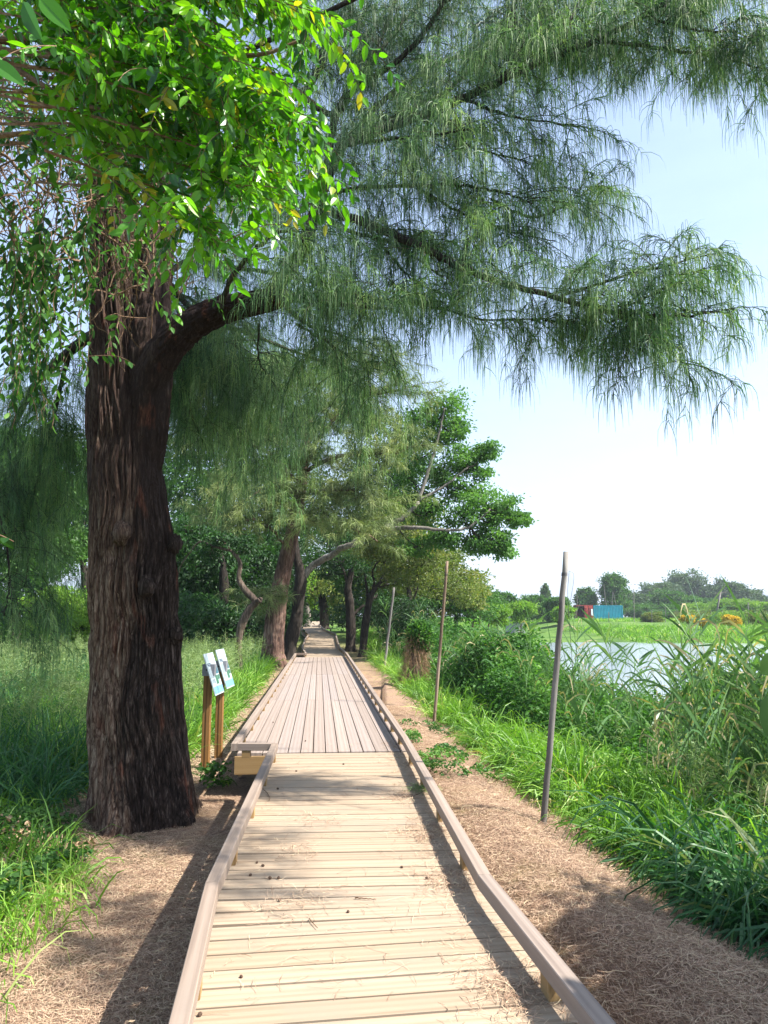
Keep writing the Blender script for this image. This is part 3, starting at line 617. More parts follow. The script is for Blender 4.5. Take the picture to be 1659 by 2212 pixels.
# boughs: pixel polylines with their depth, first and last radius, share where foliage starts
BR = [
 ([(600, 645, 7.0), (700, 640, 6.9), (790, 645, 6.8), (870, 652, 6.7), (960, 668, 6.6)], .045, .012, .05),
 ([(600, 645, 7.0), (690, 652, 6.7), (780, 662, 6.4), (850, 668, 6.2)], .03, .012, .1),
 ([(565, 655, 7.05), (625, 585, 7.1), (668, 500, 7.2), (688, 440, 7.3), (705, 385, 7.4), (742, 312, 7.5)], .075, .06, .3),
 ([(742, 312, 7.5), (800, 290, 7.4), (900, 252, 7.2), (1000, 212, 7.0), (1100, 165, 6.8), (1190, 122, 6.6), (1285, 88, 6.4), (1390, 35, 6.2), (1520, -40, 6.0)], .055, .018, .12),
 ([(1285, 88, 6.4), (1370, 98, 6.3), (1460, 108, 6.2), (1560, 128, 6.1), (1690, 160, 6.0)], .022, .008, .0),
 ([(742, 312, 7.5), (790, 282, 7.7), (880, 240, 7.9), (975, 190, 8.1), (1060, 110, 8.3), (1180, 30, 8.5)], .035, .012, .1),
 ([(705, 385, 7.4), (725, 250, 7.8), (770, 190, 7.8), (880, 112, 7.7), (962, 0, 7.6), (1000, -70, 7.6)], .05, .02, .1),
 ([(745, 312, 7.5), (830, 302, 7.0), (930, 292, 6.6), (1010, 280, 6.3)], .024, .008, .1),
 ([(690, 440, 7.3), (740, 412, 7.1), (810, 404, 6.9), (900, 400, 6.7), (1010, 402, 6.5), (1090, 418, 6.4), (1150, 440, 6.3)], .026, .008, .1),
 ([(688, 450, 7.3), (770, 475, 7.0), (862, 512, 6.7), (940, 548, 6.5), (1000, 580, 6.3), (1100, 615, 6.1), (1200, 642, 6.0), (1320, 672, 5.9), (1400, 680, 5.85), (1480, 682, 5.8), (1555, 672, 5.8)], .048, .008, .14),
 ([(690, 462, 7.3), (760, 500, 7.3), (830, 520, 7.3), (880, 548, 7.3), (960, 600, 7.2)], .026, .008, .1),
 ([(1200, 642, 6.0), (1280, 618, 6.0), (1370, 590, 6.0), (1450, 572, 6.0), (1535, 548, 6.0)], .016, .006, .0),
 ([(1330, 672, 5.9), (1400, 640, 5.9), (1460, 612, 5.9), (1520, 580, 5.9)], .012, .005, .0),
 ([(1320, 672, 5.9), (1375, 705, 5.8), (1430, 745, 5.8), (1480, 790, 5.8)], .014, .005, .0),
 ([(1260, 660, 6.0), (1320, 700, 5.9), (1360, 730, 5.9), (1400, 765, 5.9)], .012, .005, .0),
 ([(1060, 430, 6.8), (1150, 470, 6.9), (1210, 448, 7.0), (1255, 420, 7.0), (1300, 392, 7.0)], .014, .005, .2),
 ([(1200, 452, 7.0), (1250, 440, 7.0), (1300, 462, 7.0)], .008, .004, .0),
 ([(1190, 122, 6.6), (1120, 60, 6.9), (1110, 0, 7.1), (1150, -60, 7.3)], .022, .012, .0),
 ([(1085, 172, 6.9), (1170, 40, 7.2), (1250, -40, 7.4)], .02, .01, .0),
 ([(1210, 112, 6.6), (1235, 40, 6.7), (1262, -20, 6.8)], .016, .008, .0),
 ([(1000, 212, 7.0), (1080, 245, 6.8), (1160, 262, 6.6), (1240, 270, 6.5)], .018, .006, .0),
 ([(900, 252, 7.2), (980, 300, 7.0), (1060, 330, 6.9), (1130, 345, 6.8)], .016, .006, .0),
 ([(650, 205, 7.9), (720, 248, 7.9), (760, 200, 8.0), (820, 90, 8.3), (860, -20, 8.5)], .04, .02, .2),
 ([(340, 300, 7.9), (450, 240, 7.9), (560, 215, 7.9), (650, 205, 7.9), (700, 130, 7.9), (760, 20, 7.9)], .07, .03, .35),
 ([(1390, 35, 6.2), (1480, 60, 6.0), (1580, 70, 5.9), (1680, 90, 5.8)], .014, .006, .0),
 ([(1285, 88, 6.4), (1340, 30, 6.8), (1440, -10, 7.0), (1600, -40, 7.2)], .016, .008, .0),
 ([(780, 475, 7.2), (850, 560, 7.4), (900, 610, 7.6), (1000, 650, 7.8)], .018, .006, .1),
 ([(600, 645, 7.0), (650, 690, 7.6), (720, 720, 8.2), (800, 740, 8.6)], .03, .008, .2),
 ([(475, 672, 7.2), (500, 600, 6.4), (550, 540, 5.9), (610, 500, 5.6), (660, 520, 5.5)], .03, .008, .45),
 ([(960, 668, 6.6), (1040, 690, 6.5), (1130, 690, 6.4), (1220, 700, 6.3)], .01, .005, .0),
 ([(352, 480, 7.7), (420, 430, 8.2), (500, 420, 8.8), (590, 430, 9.2), (660, 450, 9.4)], .05, .02, .2),
 ([(340, 240, 8.0), (450, 330, 8.6), (540, 350, 9.0), (640, 370, 9.3)], .05, .02, .2),
 ([(345, 600, 7.7), (420, 560, 8.6), (520, 580, 9.2), (640, 600, 9.6), (760, 640, 9.8)], .04, .015, .1),
 ([(742, 312, 7.5), (850, 200, 8.4), (1000, 120, 8.8), (1200, 110, 9.0), (1400, 130  , 9.0)], .04, .01, .15),
 ([(962, 0, 7.6), (1100, -60, 7.6), (1300, -70, 7.6), (1500, -60, 7.4), (1700, 0, 7.2)], .03, .01, .0),
 ([(770, 190, 7.8), (860, 60, 8.4), (960, -40, 8.8), (1100, -120, 9)], .03, .01, .1),
 ([(900, 405, 6.7), (1000, 460, 6.8), (1100, 500, 6.9), (1200, 520, 7.0)], .014, .005, .0),
 ([(700, 130, 7.9), (650, 60, 8.2), (640, -60, 8.4)], .03, .01, .0),
 # boughs falling behind the trunk on both sides
 ([(345, 700, 7.8), (400, 760, 9.2), (470, 800, 10.2), (560, 830, 11.0), (640, 880, 11.6)], .05, .015, .15),
 ([(400, 760, 9.2), (440, 850, 10.5), (500, 930, 11.5), (560, 1000, 12)], .03, .01, .1),
 ([(380, 720, 8.6), (410, 880, 9.8), (450, 980, 10.6)], .03, .01, .2),
 ([(640, 700, 7.6), (740, 760, 8.3), (790, 800, 8.6), (800, 850, 8.6)], .014, .006, .2),
 ([(560, 700, 8), (560, 780, 9), (600, 840, 9.4)], .014, .006, .2),
 ([(235, 700, 7.6), (150, 760, 8.4), (70, 840, 9.2), (10, 960, 9.8), (-60, 1080, 10.2)], .07, .02, .2),
 ([(150, 760, 8.4), (120, 880, 9.2), (90, 1000, 9.8), (60, 1120, 10.2)], .03, .01, .1),
 ([(70, 840, 9.2), (130, 960, 10), (160, 1060, 10.6)], .02, .008, .1),
 ([(10, 960, 9.8), (40, 1080, 9.8), (60, 1200, 9.8), (50, 1280, 9.8)], .02, .008, .0),
 ([(352, 600, 7.9), (430, 680, 9.2), (530, 720, 10.0), (640, 760, 10.6), (740, 800, 11.0)], .04, .012, .1),
 ([(350, 680, 7.9), (420, 740, 9.4), (500, 790, 10.4), (560, 880, 11.0)], .03, .01, .1),
 ([(345, 640, 7.9), (400, 640, 9.6), (480, 690, 11), (560, 760, 12)], .03, .01, .1),
 ([(-60, 1000, 9.4), (0, 1120, 9.2), (20, 1240, 9.2), (10, 1330, 9.2)], .02, .008, .0),
]
polysT = []; bm_big = []; rng = np.random.default_rng(21)
for k, (pp, r0, r1, s0) in enumerate(BR):
    P = spline([AT(*p) for p in pp], 8 + 5 * len(pp)); P = P + np.concatenate([np.zeros((1, 3)), rng.normal(0, .006, (len(P) - 1, 3))])
    m = MB(); tube(m, P, np.linspace(r0, r1, len(P)), 10 if r0 > .03 else 6); m.build('branch', M_bark_dark, big, True)
    polysT.append((P, s0))
lo = polysT[:38] ; left = polysT[38:]
for wp in ([(-1.6, 7.4, 7.6), (.6, 6.6, 8.0), (2.3, 5.2, 7.2), (3.3, 4.1, 6.1), (3.75, 3.75, 5.5)], [(2.3, 5.2, 7.2), (3.2, 3.8, 6.2), (3.65, 3.05, 5.5)], [(.6, 6.6, 8.0), (2.6, 6.9, 7.9), (4.2, 7.3, 7.3)]):
    P = spline(wp, 24); m = MB(); tube(m, P, np.linspace(.03, .008, 24), 6); m.build('branch', M_bark_dark, big, True); lo.append((P, .62))
P1, L1 = gen_twigs(lo, .045, (.25, .80), rng, up=.30, sag=.5)
tipx = np.clip((P1[:, 0, 0] - 1.2) / 1.6, 0, 1)[:, None, None]; P1 = P1[:, :1] + (P1 - P1[:, :1]) * (1 - .42 * tipx)
P2, L2 = gen_twigs([(p, .25) for p in P1], .2, (.12, .42), rng, fwd=.8, up=.1, sag=.7)
P3, L3 = gen_twigs(left, .055, (.5, 1.2), rng, up=.1, sag=.9)
P4, L4 = gen_twigs([(p, .2) for p in P3], .3, (.3, .7), rng, fwd=.8, sag=.9)
nb = MB()
for P, r in ((P1, .005), (P2, .003), (P3, .005), (P4, .003)):
    tubes3(nb, P, np.linspace(r, r * .4, P.shape[1])[None, :] * np.ones((len(P), 1)))
nb.build('twigs', M_bark_dark, big)
mb = MB(); cnt = 0
for P, L, d in ((P1, L1, 54), (P2, L2, 56), (P3, L3, 46), (P4, L4, 52)):
    cnt += needles_on(mb, P, L, d, (.16, .38), (.0042, .0078), rng, droop=(1.0, 2.6))
mb.build('crown', M_needle, big)
# brighter upright shoots at branch ends
mb = MB(); ends = P1[:, -1]; sel = rng.random(len(ends)) < .16; e = P1[sel]; cnt2 = needles_on(mb, e[:, 2:], L1[sel] * .6, 60, (.10, .20), (.003, .005), rng, droop=(.2, .8), outward=1.2)
mb.build('young_shoots', M_needle_tip, big)
print('needles', cnt, cnt2)

def casuarina(name, label, base, pts, rads, boughs, mat_bark, mat_leaf, seed, spacing=.22, tw=(.6, 1.5), dens=24, nl=(.3, .6), nw=(.010, .018), rough=.02, group=None, sub=.4, up=.15, sag=.45):
    rng = np.random.default_rng(seed); th = thing(name, label, 'tree', group)
    ridged_trunk('trunk', pts, rads, mat_bark, th, seed, n=80, rows=160, rough=rough, fine=30, z_stretch=4, flare=lambda a, z: rads[0] * .45 * np.exp(-z / .4) * (.5 + np.clip(np.sin(2 * pi * a * 4), 0, 1)))
    pol = []
    for pp, r0, r1, s0 in boughs:
        P = spline(pp, 6 + 3 * len(pp)); P[1:] += rng.normal(0, .03, (len(P) - 1, 3)); m = MB(); tube(m, P, np.linspace(r0, r1, len(P)), 7); m.build('branch', mat_bark, th, True); pol.append((P, s0))
    P1, L1 = gen_twigs(pol, spacing, tw, rng, up=up, sag=sag); P2, L2 = gen_twigs([(p, .15) for p in P1], sub, (tw[0] * .5, tw[1] * .6), rng, fwd=.7, sag=sag)
    nb = MB()
    for P, r in ((P1, .012), (P2, .007)): tubes3(nb, P, np.linspace(r, r * .4, P.shape[1])[None, :] * np.ones((len(P), 1)))
    nb.build('twigs', M_bark_dark, th)
    mb = MB(); c = 0
    for P, L in ((P1, L1), (P2, L2)): c += needles_on(mb, P, L, dens, nl, nw, rng, droop=(.25, 1.2), K=4)
    mb.build('crown', mat_leaf, th); print(name, 'needles', c); return th

# leaning reddish trunk with the olive crown
Y2 = 25.5
def a2(px, py, dy=0): return AT(px, py, Y2 + dy)
b = a2(592, 1440); b[2] = float(gz(b[0], b[1])) - .2
boughs = [([a2(*p) for p in pp], r0, r1, s0) for pp, r0, r1, s0 in [
 ([(640, 1110, 0), (655, 1000, 0), (670, 900, .3), (700, 820, .3), (730, 770, .2)], .16, .04, .2),
 ([(650, 1050, 0), (590, 990, -.5), (530, 950, -1), (470, 930, -1.2), (430, 960, -1.4)], .09, .02, .15),
 ([(655, 1000, 0), (620, 930, -.8), (570, 860, -1.2), (540, 820, -1.5)], .08, .02, .15),
 ([(660, 990, 0), (700, 930, -.8), (760, 880, -1.2), (820, 850, -1.5), (880, 840, -1.5)], .09, .02, .15),
 ([(655, 1020, 0), (720, 990, -1), (790, 980, -1.6), (850, 980, -2), (900, 960, -2)], .08, .02, .15),
 ([(645, 1070, 0), (700, 1060, -1), (760, 1060, -2), (810, 1090, -2.2)], .07, .02, .15),
 ([(645, 1070, 0), (610, 1050, -1.2), (560, 1060, -2), (520, 1090, -2.3)], .06, .02, .1),
 ([(680, 880, .3), (740, 830, .8), (800, 790, 1), (860, 770, 1)], .06, .02, .1),
 ([(690, 850, .3), (640, 810, 1), (600, 780, 1.2)], .05, .02, .1),
 ([(660, 960, .3), (700, 900, 1.5), (760, 900, 2.3), (830, 910, 3)], .07, .02, .1),
 ([(655, 1020, 0), (600, 1000, 1.5), (540, 1020, 2.5), (480, 1060, 3)], .07, .02, .1),
 ([(630, 1150, 0), (660, 1130, -1.2), (720, 1130, -2), (780, 1150, -2.5), (820, 1170, -2.6)], .05, .02, .2),
 ([(600, 1330, 0), (580, 1300, -.8), (560, 1295, -1.2), (530, 1300, -1.4)], .03, .01, .4),
 ([(620, 1180, 0), (570, 1130, -1), (510, 1120, -1.5), (450, 1100, -1.5)], .05, .02, .2),
]]
casuarina('casuarina_tree', 'leaning reddish brown casuarina trunk with an olive tan feathery crown beside the walk', b,
          [b, a2(590, 1400), a2(600, 1300), a2(620, 1200), a2(640, 1110), a2(655, 1010), a2(668, 900)], [.36, .34, .31, .27, .23, .17, .12], boughs, M_bark_red, M_olive, 31, spacing=.08, dens=56, nl=(.18, .40), nw=(.012,.022), sag=.3, up=.3)

# ------------------------------------------------------------------ broad-leaved trees built from clumps of leaves
def broad_tree(label, pts, rads, clumps, mat_leaf, mat_bark, seed, nleaf=260, lsize=.16, sub=9, name='broadleaf_tree', cat='tree', group=None, limbs=None, up=.5, th=None, limb_mat=None, trunk_name='trunk', spread=.33, limb_r=.35, branch_names='branch'):
    """clumps: (x, y, z, rx, ry, rz); leaves gather round sub-centres in each clump so gaps stay open"""
    rng = np.random.default_rng(seed); th = thing(name, label, cat, group)
    pts = np.asarray(pts, float); m = MB(); SP = spline(pts, 10 + 6 * len(pts)); SR = np.interp(np.linspace(0, 1, len(SP)), np.linspace(0, 1, len(rads)), rads)
    SP[1:-1] += rng.normal(0, rads[0] * .02, (len(SP) - 2, 3)); SR = SR * (1 + np.interp(np.arange(len(SR)), np.arange(0, len(SR) + 4, 4), rng.normal(0, .07, len(np.arange(0, len(SR) + 4, 4))))); SR[:3] *= [1.5, 1.2, 1.06]
    tube(m, SP, SR, 14); m.build(trunk_name, mat_bark, th, True)
    if limbs:
        for lp, r0, r1 in limbs:
            m = MB(); Q = spline(lp, 8 + 4 * len(lp)); Q[1:] += rng.normal(0, r0 * .15, (len(Q) - 1, 3)); tube(m, Q, np.linspace(r0, r1, len(Q)), 9); m.build(branch_names, limb_mat or mat_bark, th, True)
    mb = MB(); tw = []; tr_ = []; nleaf = int(nleaf * 2.4)
    for ci, (cx, cy_, cz, rx, ry, rz) in enumerate(clumps):
        c = np.array([cx, cy_, cz]); r = np.array([rx, ry, rz])
        cand = SP[len(SP) // 3:]
        if limbs: cand = np.concatenate([cand] + [spline(l[0], 12)[3:] for l in limbs])
        j = np.argmin(np.linalg.norm(cand - c, axis=1) + np.maximum(0, cand[:, 2] - cz) * .7); a = cand[j]
        mid = (a + c) / 2 + np.array([0, 0, -.12]) * np.linalg.norm(c - a); P = spline([a, mid + rng.normal(0, .1, 3) * r, c], 7)
        tw.append(P); tr_.append(np.linspace(max(.02, rads[-1] * limb_r), .012 + .004 * lsize / .1, 7))
        ns = max(3, int(sub)); d = nrm(rng.normal(size=(ns, 3))); rad = rng.uniform(.35, 1.0, ns) ** .6; sc = c + d * rad[:, None] * r
        for q in sc:
            P = spline([c + (q - c) * .05, (c + q) / 2 + rng.normal(0, .08, 3) * r, q], 7); tw.append(P); tr_.append(np.linspace(.018, .006, 7) * max(1, lsize / .14))
        n = int(nleaf); si = rng.integers(0, ns, n); off = rng.normal(size=(n, 3)) * spread * r * np.array([1, 1, .6]); p = sc[si] + off
        D = nrm(off / r * .8 + rng.normal(size=(n, 3)) * .6 + np.array([0, 0, -.25])); Nn = nrm(rng.normal(size=(n, 3)) * .7 + np.array([0, 0, up + .3]))
        L = rng.uniform(.7, 1.3, n) * lsize
        leaves(mb, p, D, Nn, L, L * rng.uniform(.42, .6, n), rng, rnd=np.clip(rng.random(ns)[si] * .5 + rng.random(n) * .55, 0, 1))
    mt = MB(); tubes3(mt, np.array(tw), np.array(tr_)); mt.build('twigs', mat_bark, th)
    mb.build('crown', mat_leaf, th); return th
def cl(lst, Y):
    """clumps given as picture centre, picture radii, depth offset and depth radius"""
    out = []
    for px, py, rx, ry, dy, ryy in lst:
        y = Y + dy; c = AT(px, py, y); s = y / F; out.append((c[0], c[1], c[2], rx * s, ryy, ry * s))
    return out
def gp(px, py, y): c = AT(px, py, y); c[2] = float(gz(c[0], c[1])) - .15; return c
# dark trunk by the walk whose grey limb carries the fresh green crown to the right
Y3 = 29.0
a3 = lambda px, py, d=0: AT(px, py, Y3 + d)
L3 = [([a3(650, 1262), a3(672, 1225), a3(720, 1195, -.5), a3(765, 1172, -1), a3(800, 1155, -1), a3(850, 1130, -1), a3(880, 1112, -1), a3(905, 1085, -1)], .145, .075),
      ([a3(800, 1155, -1), a3(850, 1142, -1.5), a3(900, 1140, -2), a3(960, 1145, -2), a3(1010, 1140, -2), a3(1060, 1100, -2)], .10, .03),
      ([a3(905, 1080, -1), a3(930, 1000, -1), a3(950, 930, -1), a3(960, 880, -1)], .08, .03),
      ([a3(905, 1080, -1), a3(960, 1050, -1), a3(1010, 1010, -1)], .06, .03)]
cr = cl([(965, 880, 45, 34, 0, 1.2), (925, 905, 35, 30, 0, 1.2), (985, 925, 34, 26, 0, 1), (940, 955, 40, 28, .5, 1), (1000, 985, 40, 24, 0, 1), (1045, 975, 26, 18, 0, .8), (950, 1010, 40, 30, .5, 1), (1020, 1020, 36, 20, 0, .8),
         (985, 1060, 40, 24, 0, 1), (1040, 1075, 42, 26, -1, 1), (1095, 1095, 40, 24, -1, 1), (1120, 1120, 22, 16, -1, .8), (1060, 1120, 40, 24, -1, 1), (1000, 1120, 38, 26, -1, 1), (1060, 1165, 36, 22, -1, .9), (1085, 1190, 22, 22, -1, .7),
         (1030, 1180, 34, 20, -1, .9), (960, 1165, 34, 20, -1, .9), (925, 1110, 36, 28, 0, 1), (900, 1050, 40, 34, .5, 1.2), (880, 990, 40, 40, 1, 1.2), (900, 1180, 34, 22, 0, 1), (860, 1090, 34, 30, .5, 1)], Y3)
b = gp(620, 1412, Y3)
broad_tree('near-black trunk beside the walk whose pale limb carries a fresh green crown', [b, a3(628, 1385), a3(640, 1340), a3(645, 1290), a3(650, 1245), a3(640, 1200), a3(635, 1150)], [.29, .27, .25, .23, .22, .16, .10], cr, M_leaf_fresh, M_bark_dark, 41, nleaf=520, lsize=.125, sub=15, limbs=L3, spread=.30, limb_mat=M_bark_grey)

# small crooked tree with a cut arm
Y4 = 21.0; a4 = lambda px, py, d=0: AT(px, py, Y4 + d); b = gp(518, 1420, Y4)
broad_tree('thin crooked bare-stemmed tree with a sawn-off arm, between the big trunk and the leaning casuarina', [b, a4(516, 1390), a4(522, 1350), a4(540, 1315), a4(552, 1300), a4(530, 1275), a4(516, 1250), a4(518, 1215), a4(500, 1190)], [.10, .10, .11, .10, .09, .10, .08, .06, .04],
           cl([(490, 1175, 34, 22, 0, .5), (540, 1180, 30, 22, .3, .5), (455, 1190, 26, 20, .3, .4)], Y4), M_leaf_dark, M_bark, 43, nleaf=200, lsize=.1, sub=7,
           limbs=[([a4(548, 1302), a4(556, 1300, -.1), a4(562, 1296, -.2)], .085, .075), ([a4(500, 1190), a4(460, 1180), a4(430, 1172, .2), a4(395, 1215, .4), a4(385, 1240, .6)], .04, .012)])

# trees right of the walk
def tree_right(label, px, base_y, Y, stem, rads, clumps, mat, seed, nleaf=300, lsize=.12, sub=9, limbs=None, barkm=None, **kw):
    b = gp(px, base_y, Y); return broad_tree(label, [b] + [AT(x, y_, Y) for x, y_ in stem], rads, cl(clumps, Y), mat, barkm or M_bark_dark, seed, nleaf, lsize, sub, limbs=[([AT(x, y_, Y + d) for x, y_, d in l], r0, r1) for l, r0, r1 in (limbs or [])], **kw)
tree_right('straight near-black trunk standing right of the walk, first of the dark pair there', 757, 1392, 34, [(758, 1350), (755, 1300), (752, 1270), (760, 1230)], [.24, .22, .2, .17, .12],
           [(740, 1215, 40, 26, 0, 1.4), (700, 1200, 36, 24, 1, 1.4), (775, 1200, 36, 26, 0, 1.4), (730, 1170, 50, 26, 2, 1.6), (790, 1240, 26, 20, 1, 1), (715, 1240, 26, 16, 1, 1), (770, 1150, 40, 26, 2, 1.4), (700, 1150, 40, 26, 2, 1.4)], M_leaf_dark, 51,
           limbs=[([(752, 1275, 0), (745, 1240, 0), (735, 1220, 0)], .09, .04), ([(760, 1330, 0), (780, 1312, .2), (800, 1300, .4), (815, 1285, .5)], .08, .04)])
tree_right('forked dark trunk right of the walk with a warm yellow-green crown', 782, 1395, 31, [(788, 1360), (794, 1320), (800, 1290), (812, 1270), (830, 1250)], [.17, .16, .15, .14, .09, .05],
           [(830, 1215, 44, 26, 0, 1.4), (880, 1210, 44, 28, 0, 1.4), (850, 1180, 40, 22, .5, 1.4), (905, 1240, 40, 26, 0, 1.2), (860, 1250, 40, 18, -.5, 1.2), (800, 1185, 34, 22, .5, 1.2), (940, 1225, 34, 28, .5, 1.2), (925, 1190, 34, 18, .5, 1.2)], M_leaf_warm, 52, nleaf=330,
           limbs=[([(797, 1300, 0), (792, 1270, 0), (788, 1245, 0)], .07, .04), ([(800, 1290, 0), (808, 1262, 0), (806, 1230, 0), (830, 1200, 0)], .07, .03), ([(812, 1270, 0), (850, 1262, 0), (900, 1255, 0)], .04, .02), ([(800, 1290, 0), (830, 1240, .3), (870, 1225, .3)], .05, .02)])
tree_right('slim leaning trunk half hidden in bushes behind the far short pole', 876, 1352, 36, [(880, 1320), (884, 1290), (882, 1250), (886, 1220)], [.17, .15, .13, .11, .06],
           [(890, 1215, 46, 30, 0, 1.5), (950, 1235, 50, 34, 1, 1.6), (990, 1255, 40, 30, 1, 1.5), (900, 1270, 34, 24, 1, 1.3), (850, 1180, 34, 22, 1, 1.2), (1015, 1285, 34, 22, 0, 1.3)], M_leaf_warm, 53, limbs=[([(880, 1320, 0), (895, 1290, 0), (905, 1262, 0)], .07, .03)])
tree_right('bushy green tree closing the bank beyond the reeds', 985, 1345, 44, [(985, 1320), (985, 1290)], [.15, .12, .08],
           [(960, 1270, 46, 26, 0, 1.8), (1010, 1275, 40, 24, 0, 1.8), (1035, 1300, 36, 20, -1, 1.6), (970, 1310, 44, 20, -2, 1.6), (1010, 1325, 44, 16, -3, 1.6), (925, 1300, 34, 22, -2, 1.5)], M_leaf_mid, 54, nleaf=420, lsize=.15)
tree_right('dense dark bush under the slim leaning trunk', 850, 1385, 33, [(850, 1360), (850, 1340)], [.08, .07, .05],
           [(850, 1350, 40, 26, 0, 1), (890, 1350, 34, 28, -1, 1), (830, 1330, 36, 22, 1.5, 1), (905, 1320, 34, 24, .5, 1), (870, 1310, 34, 24, 1, 1), (820, 1300, 30, 26, 2, 1)], M_leaf_dark, 55, nleaf=330, name='dense_bush', cat='bush')

# the tunnel end of the walk
tree_right('pair-stemmed dark tree at the bend where the walk ends', 701, 1343, 64, [(700, 1320), (697, 1295), (700, 1275)], [.45, .38, .3, .2],
           [(680, 1275, 26, 24, 0, 2), (705, 1265, 26, 24, 0, 2), (690, 1250, 30, 20, 1, 2), (725, 1285, 24, 20, 1, 2), (740, 1310, 24, 20, 1, 2), (672, 1250, 20, 18, 2, 2)], M_leaf_warm, 61, nleaf=300, lsize=.26, limbs=[([(698, 1318, 0), (692, 1290, 0), (690, 1265, 0)], .22, .1)])
tree_right('slanting pale trunk left of the far bend', 667, 1340, 62, [(662, 1315), (656, 1300), (655, 1270)], [.3, .28, .25, .15],
           [(650, 1275, 24, 24, 0, 2), (668, 1300, 16, 16, 3, 2), (640, 1300, 24, 22, 2, 2), (655, 1245, 26, 22, 0, 2)], M_leaf_bright, 62, nleaf=240, lsize=.24, barkm=M_bark_grey)
tree_right('shadowy green thicket closing the end of the walk', 690, 1340, 92, [(690, 1320), (690, 1300)], [.3, .3, .2],
           [(660, 1315, 30, 30, 0, 4), (700, 1315, 30, 30, 0, 4), (740, 1320, 30, 34, -6, 4), (690, 1280, 40, 30, 4, 4), (650, 1270, 40, 40, 4, 4), (740, 1275, 40, 34, 0, 4), (620, 1310, 36, 36, 0, 4)], M_leaf_dark, 63, nleaf=420, lsize=.42, name='thicket', cat='thicket')

# dark woodland behind on the left of the walk
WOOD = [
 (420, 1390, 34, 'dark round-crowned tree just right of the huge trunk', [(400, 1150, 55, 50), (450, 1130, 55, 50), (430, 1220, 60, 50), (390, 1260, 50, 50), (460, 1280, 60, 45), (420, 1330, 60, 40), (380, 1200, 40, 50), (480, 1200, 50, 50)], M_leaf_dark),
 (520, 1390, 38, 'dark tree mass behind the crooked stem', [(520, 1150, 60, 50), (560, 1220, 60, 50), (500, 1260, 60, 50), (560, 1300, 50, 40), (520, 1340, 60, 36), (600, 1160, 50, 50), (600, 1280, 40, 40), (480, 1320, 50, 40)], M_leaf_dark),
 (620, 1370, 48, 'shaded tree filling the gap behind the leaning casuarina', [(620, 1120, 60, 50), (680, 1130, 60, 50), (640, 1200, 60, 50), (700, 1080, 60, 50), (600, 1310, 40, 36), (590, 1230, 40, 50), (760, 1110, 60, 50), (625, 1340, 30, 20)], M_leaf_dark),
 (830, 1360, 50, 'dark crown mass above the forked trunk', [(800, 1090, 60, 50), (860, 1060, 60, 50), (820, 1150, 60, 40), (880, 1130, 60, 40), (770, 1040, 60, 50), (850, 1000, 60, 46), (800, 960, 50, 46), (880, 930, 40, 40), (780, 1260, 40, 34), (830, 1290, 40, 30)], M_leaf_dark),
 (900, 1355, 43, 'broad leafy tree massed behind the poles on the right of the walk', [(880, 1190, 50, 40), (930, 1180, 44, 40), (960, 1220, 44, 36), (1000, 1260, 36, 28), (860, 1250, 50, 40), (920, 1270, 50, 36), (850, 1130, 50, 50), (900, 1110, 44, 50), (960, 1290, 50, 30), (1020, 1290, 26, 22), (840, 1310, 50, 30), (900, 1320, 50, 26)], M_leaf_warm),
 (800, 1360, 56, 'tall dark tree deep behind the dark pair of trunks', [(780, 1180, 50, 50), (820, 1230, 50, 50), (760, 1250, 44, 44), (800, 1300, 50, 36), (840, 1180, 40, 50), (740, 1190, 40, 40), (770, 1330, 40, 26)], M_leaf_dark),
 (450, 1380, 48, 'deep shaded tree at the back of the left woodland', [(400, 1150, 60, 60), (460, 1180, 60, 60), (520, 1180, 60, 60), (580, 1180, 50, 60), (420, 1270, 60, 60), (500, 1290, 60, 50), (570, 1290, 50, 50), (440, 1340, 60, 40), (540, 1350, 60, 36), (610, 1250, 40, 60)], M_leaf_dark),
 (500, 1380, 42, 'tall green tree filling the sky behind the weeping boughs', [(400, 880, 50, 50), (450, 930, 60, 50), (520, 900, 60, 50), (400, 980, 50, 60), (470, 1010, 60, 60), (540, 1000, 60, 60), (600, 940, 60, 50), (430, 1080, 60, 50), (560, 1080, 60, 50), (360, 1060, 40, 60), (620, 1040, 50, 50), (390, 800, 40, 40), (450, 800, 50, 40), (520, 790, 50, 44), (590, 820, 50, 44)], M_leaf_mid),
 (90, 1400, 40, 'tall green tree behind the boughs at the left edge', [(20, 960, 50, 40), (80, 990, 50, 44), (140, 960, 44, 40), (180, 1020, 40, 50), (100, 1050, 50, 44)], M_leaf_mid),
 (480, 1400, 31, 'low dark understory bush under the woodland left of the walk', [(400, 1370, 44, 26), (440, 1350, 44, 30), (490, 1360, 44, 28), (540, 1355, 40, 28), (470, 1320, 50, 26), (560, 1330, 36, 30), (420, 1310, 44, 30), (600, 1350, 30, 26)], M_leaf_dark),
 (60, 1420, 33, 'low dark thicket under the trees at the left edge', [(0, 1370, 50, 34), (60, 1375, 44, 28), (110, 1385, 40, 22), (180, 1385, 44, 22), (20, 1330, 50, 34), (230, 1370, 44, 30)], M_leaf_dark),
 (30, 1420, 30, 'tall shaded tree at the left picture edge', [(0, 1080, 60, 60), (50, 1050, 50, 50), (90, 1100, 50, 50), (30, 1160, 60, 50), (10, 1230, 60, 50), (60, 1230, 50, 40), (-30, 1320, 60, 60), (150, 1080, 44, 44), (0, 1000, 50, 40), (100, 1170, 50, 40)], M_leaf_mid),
 (180, 1400, 36, 'loose-crowned tree partly behind the huge trunk on its left', [(150, 1130, 40, 40), (180, 1170, 40, 36), (130, 1200, 40, 30), (190, 1090, 40, 40), (60, 1130, 40, 40)], M_leaf_mid),
]
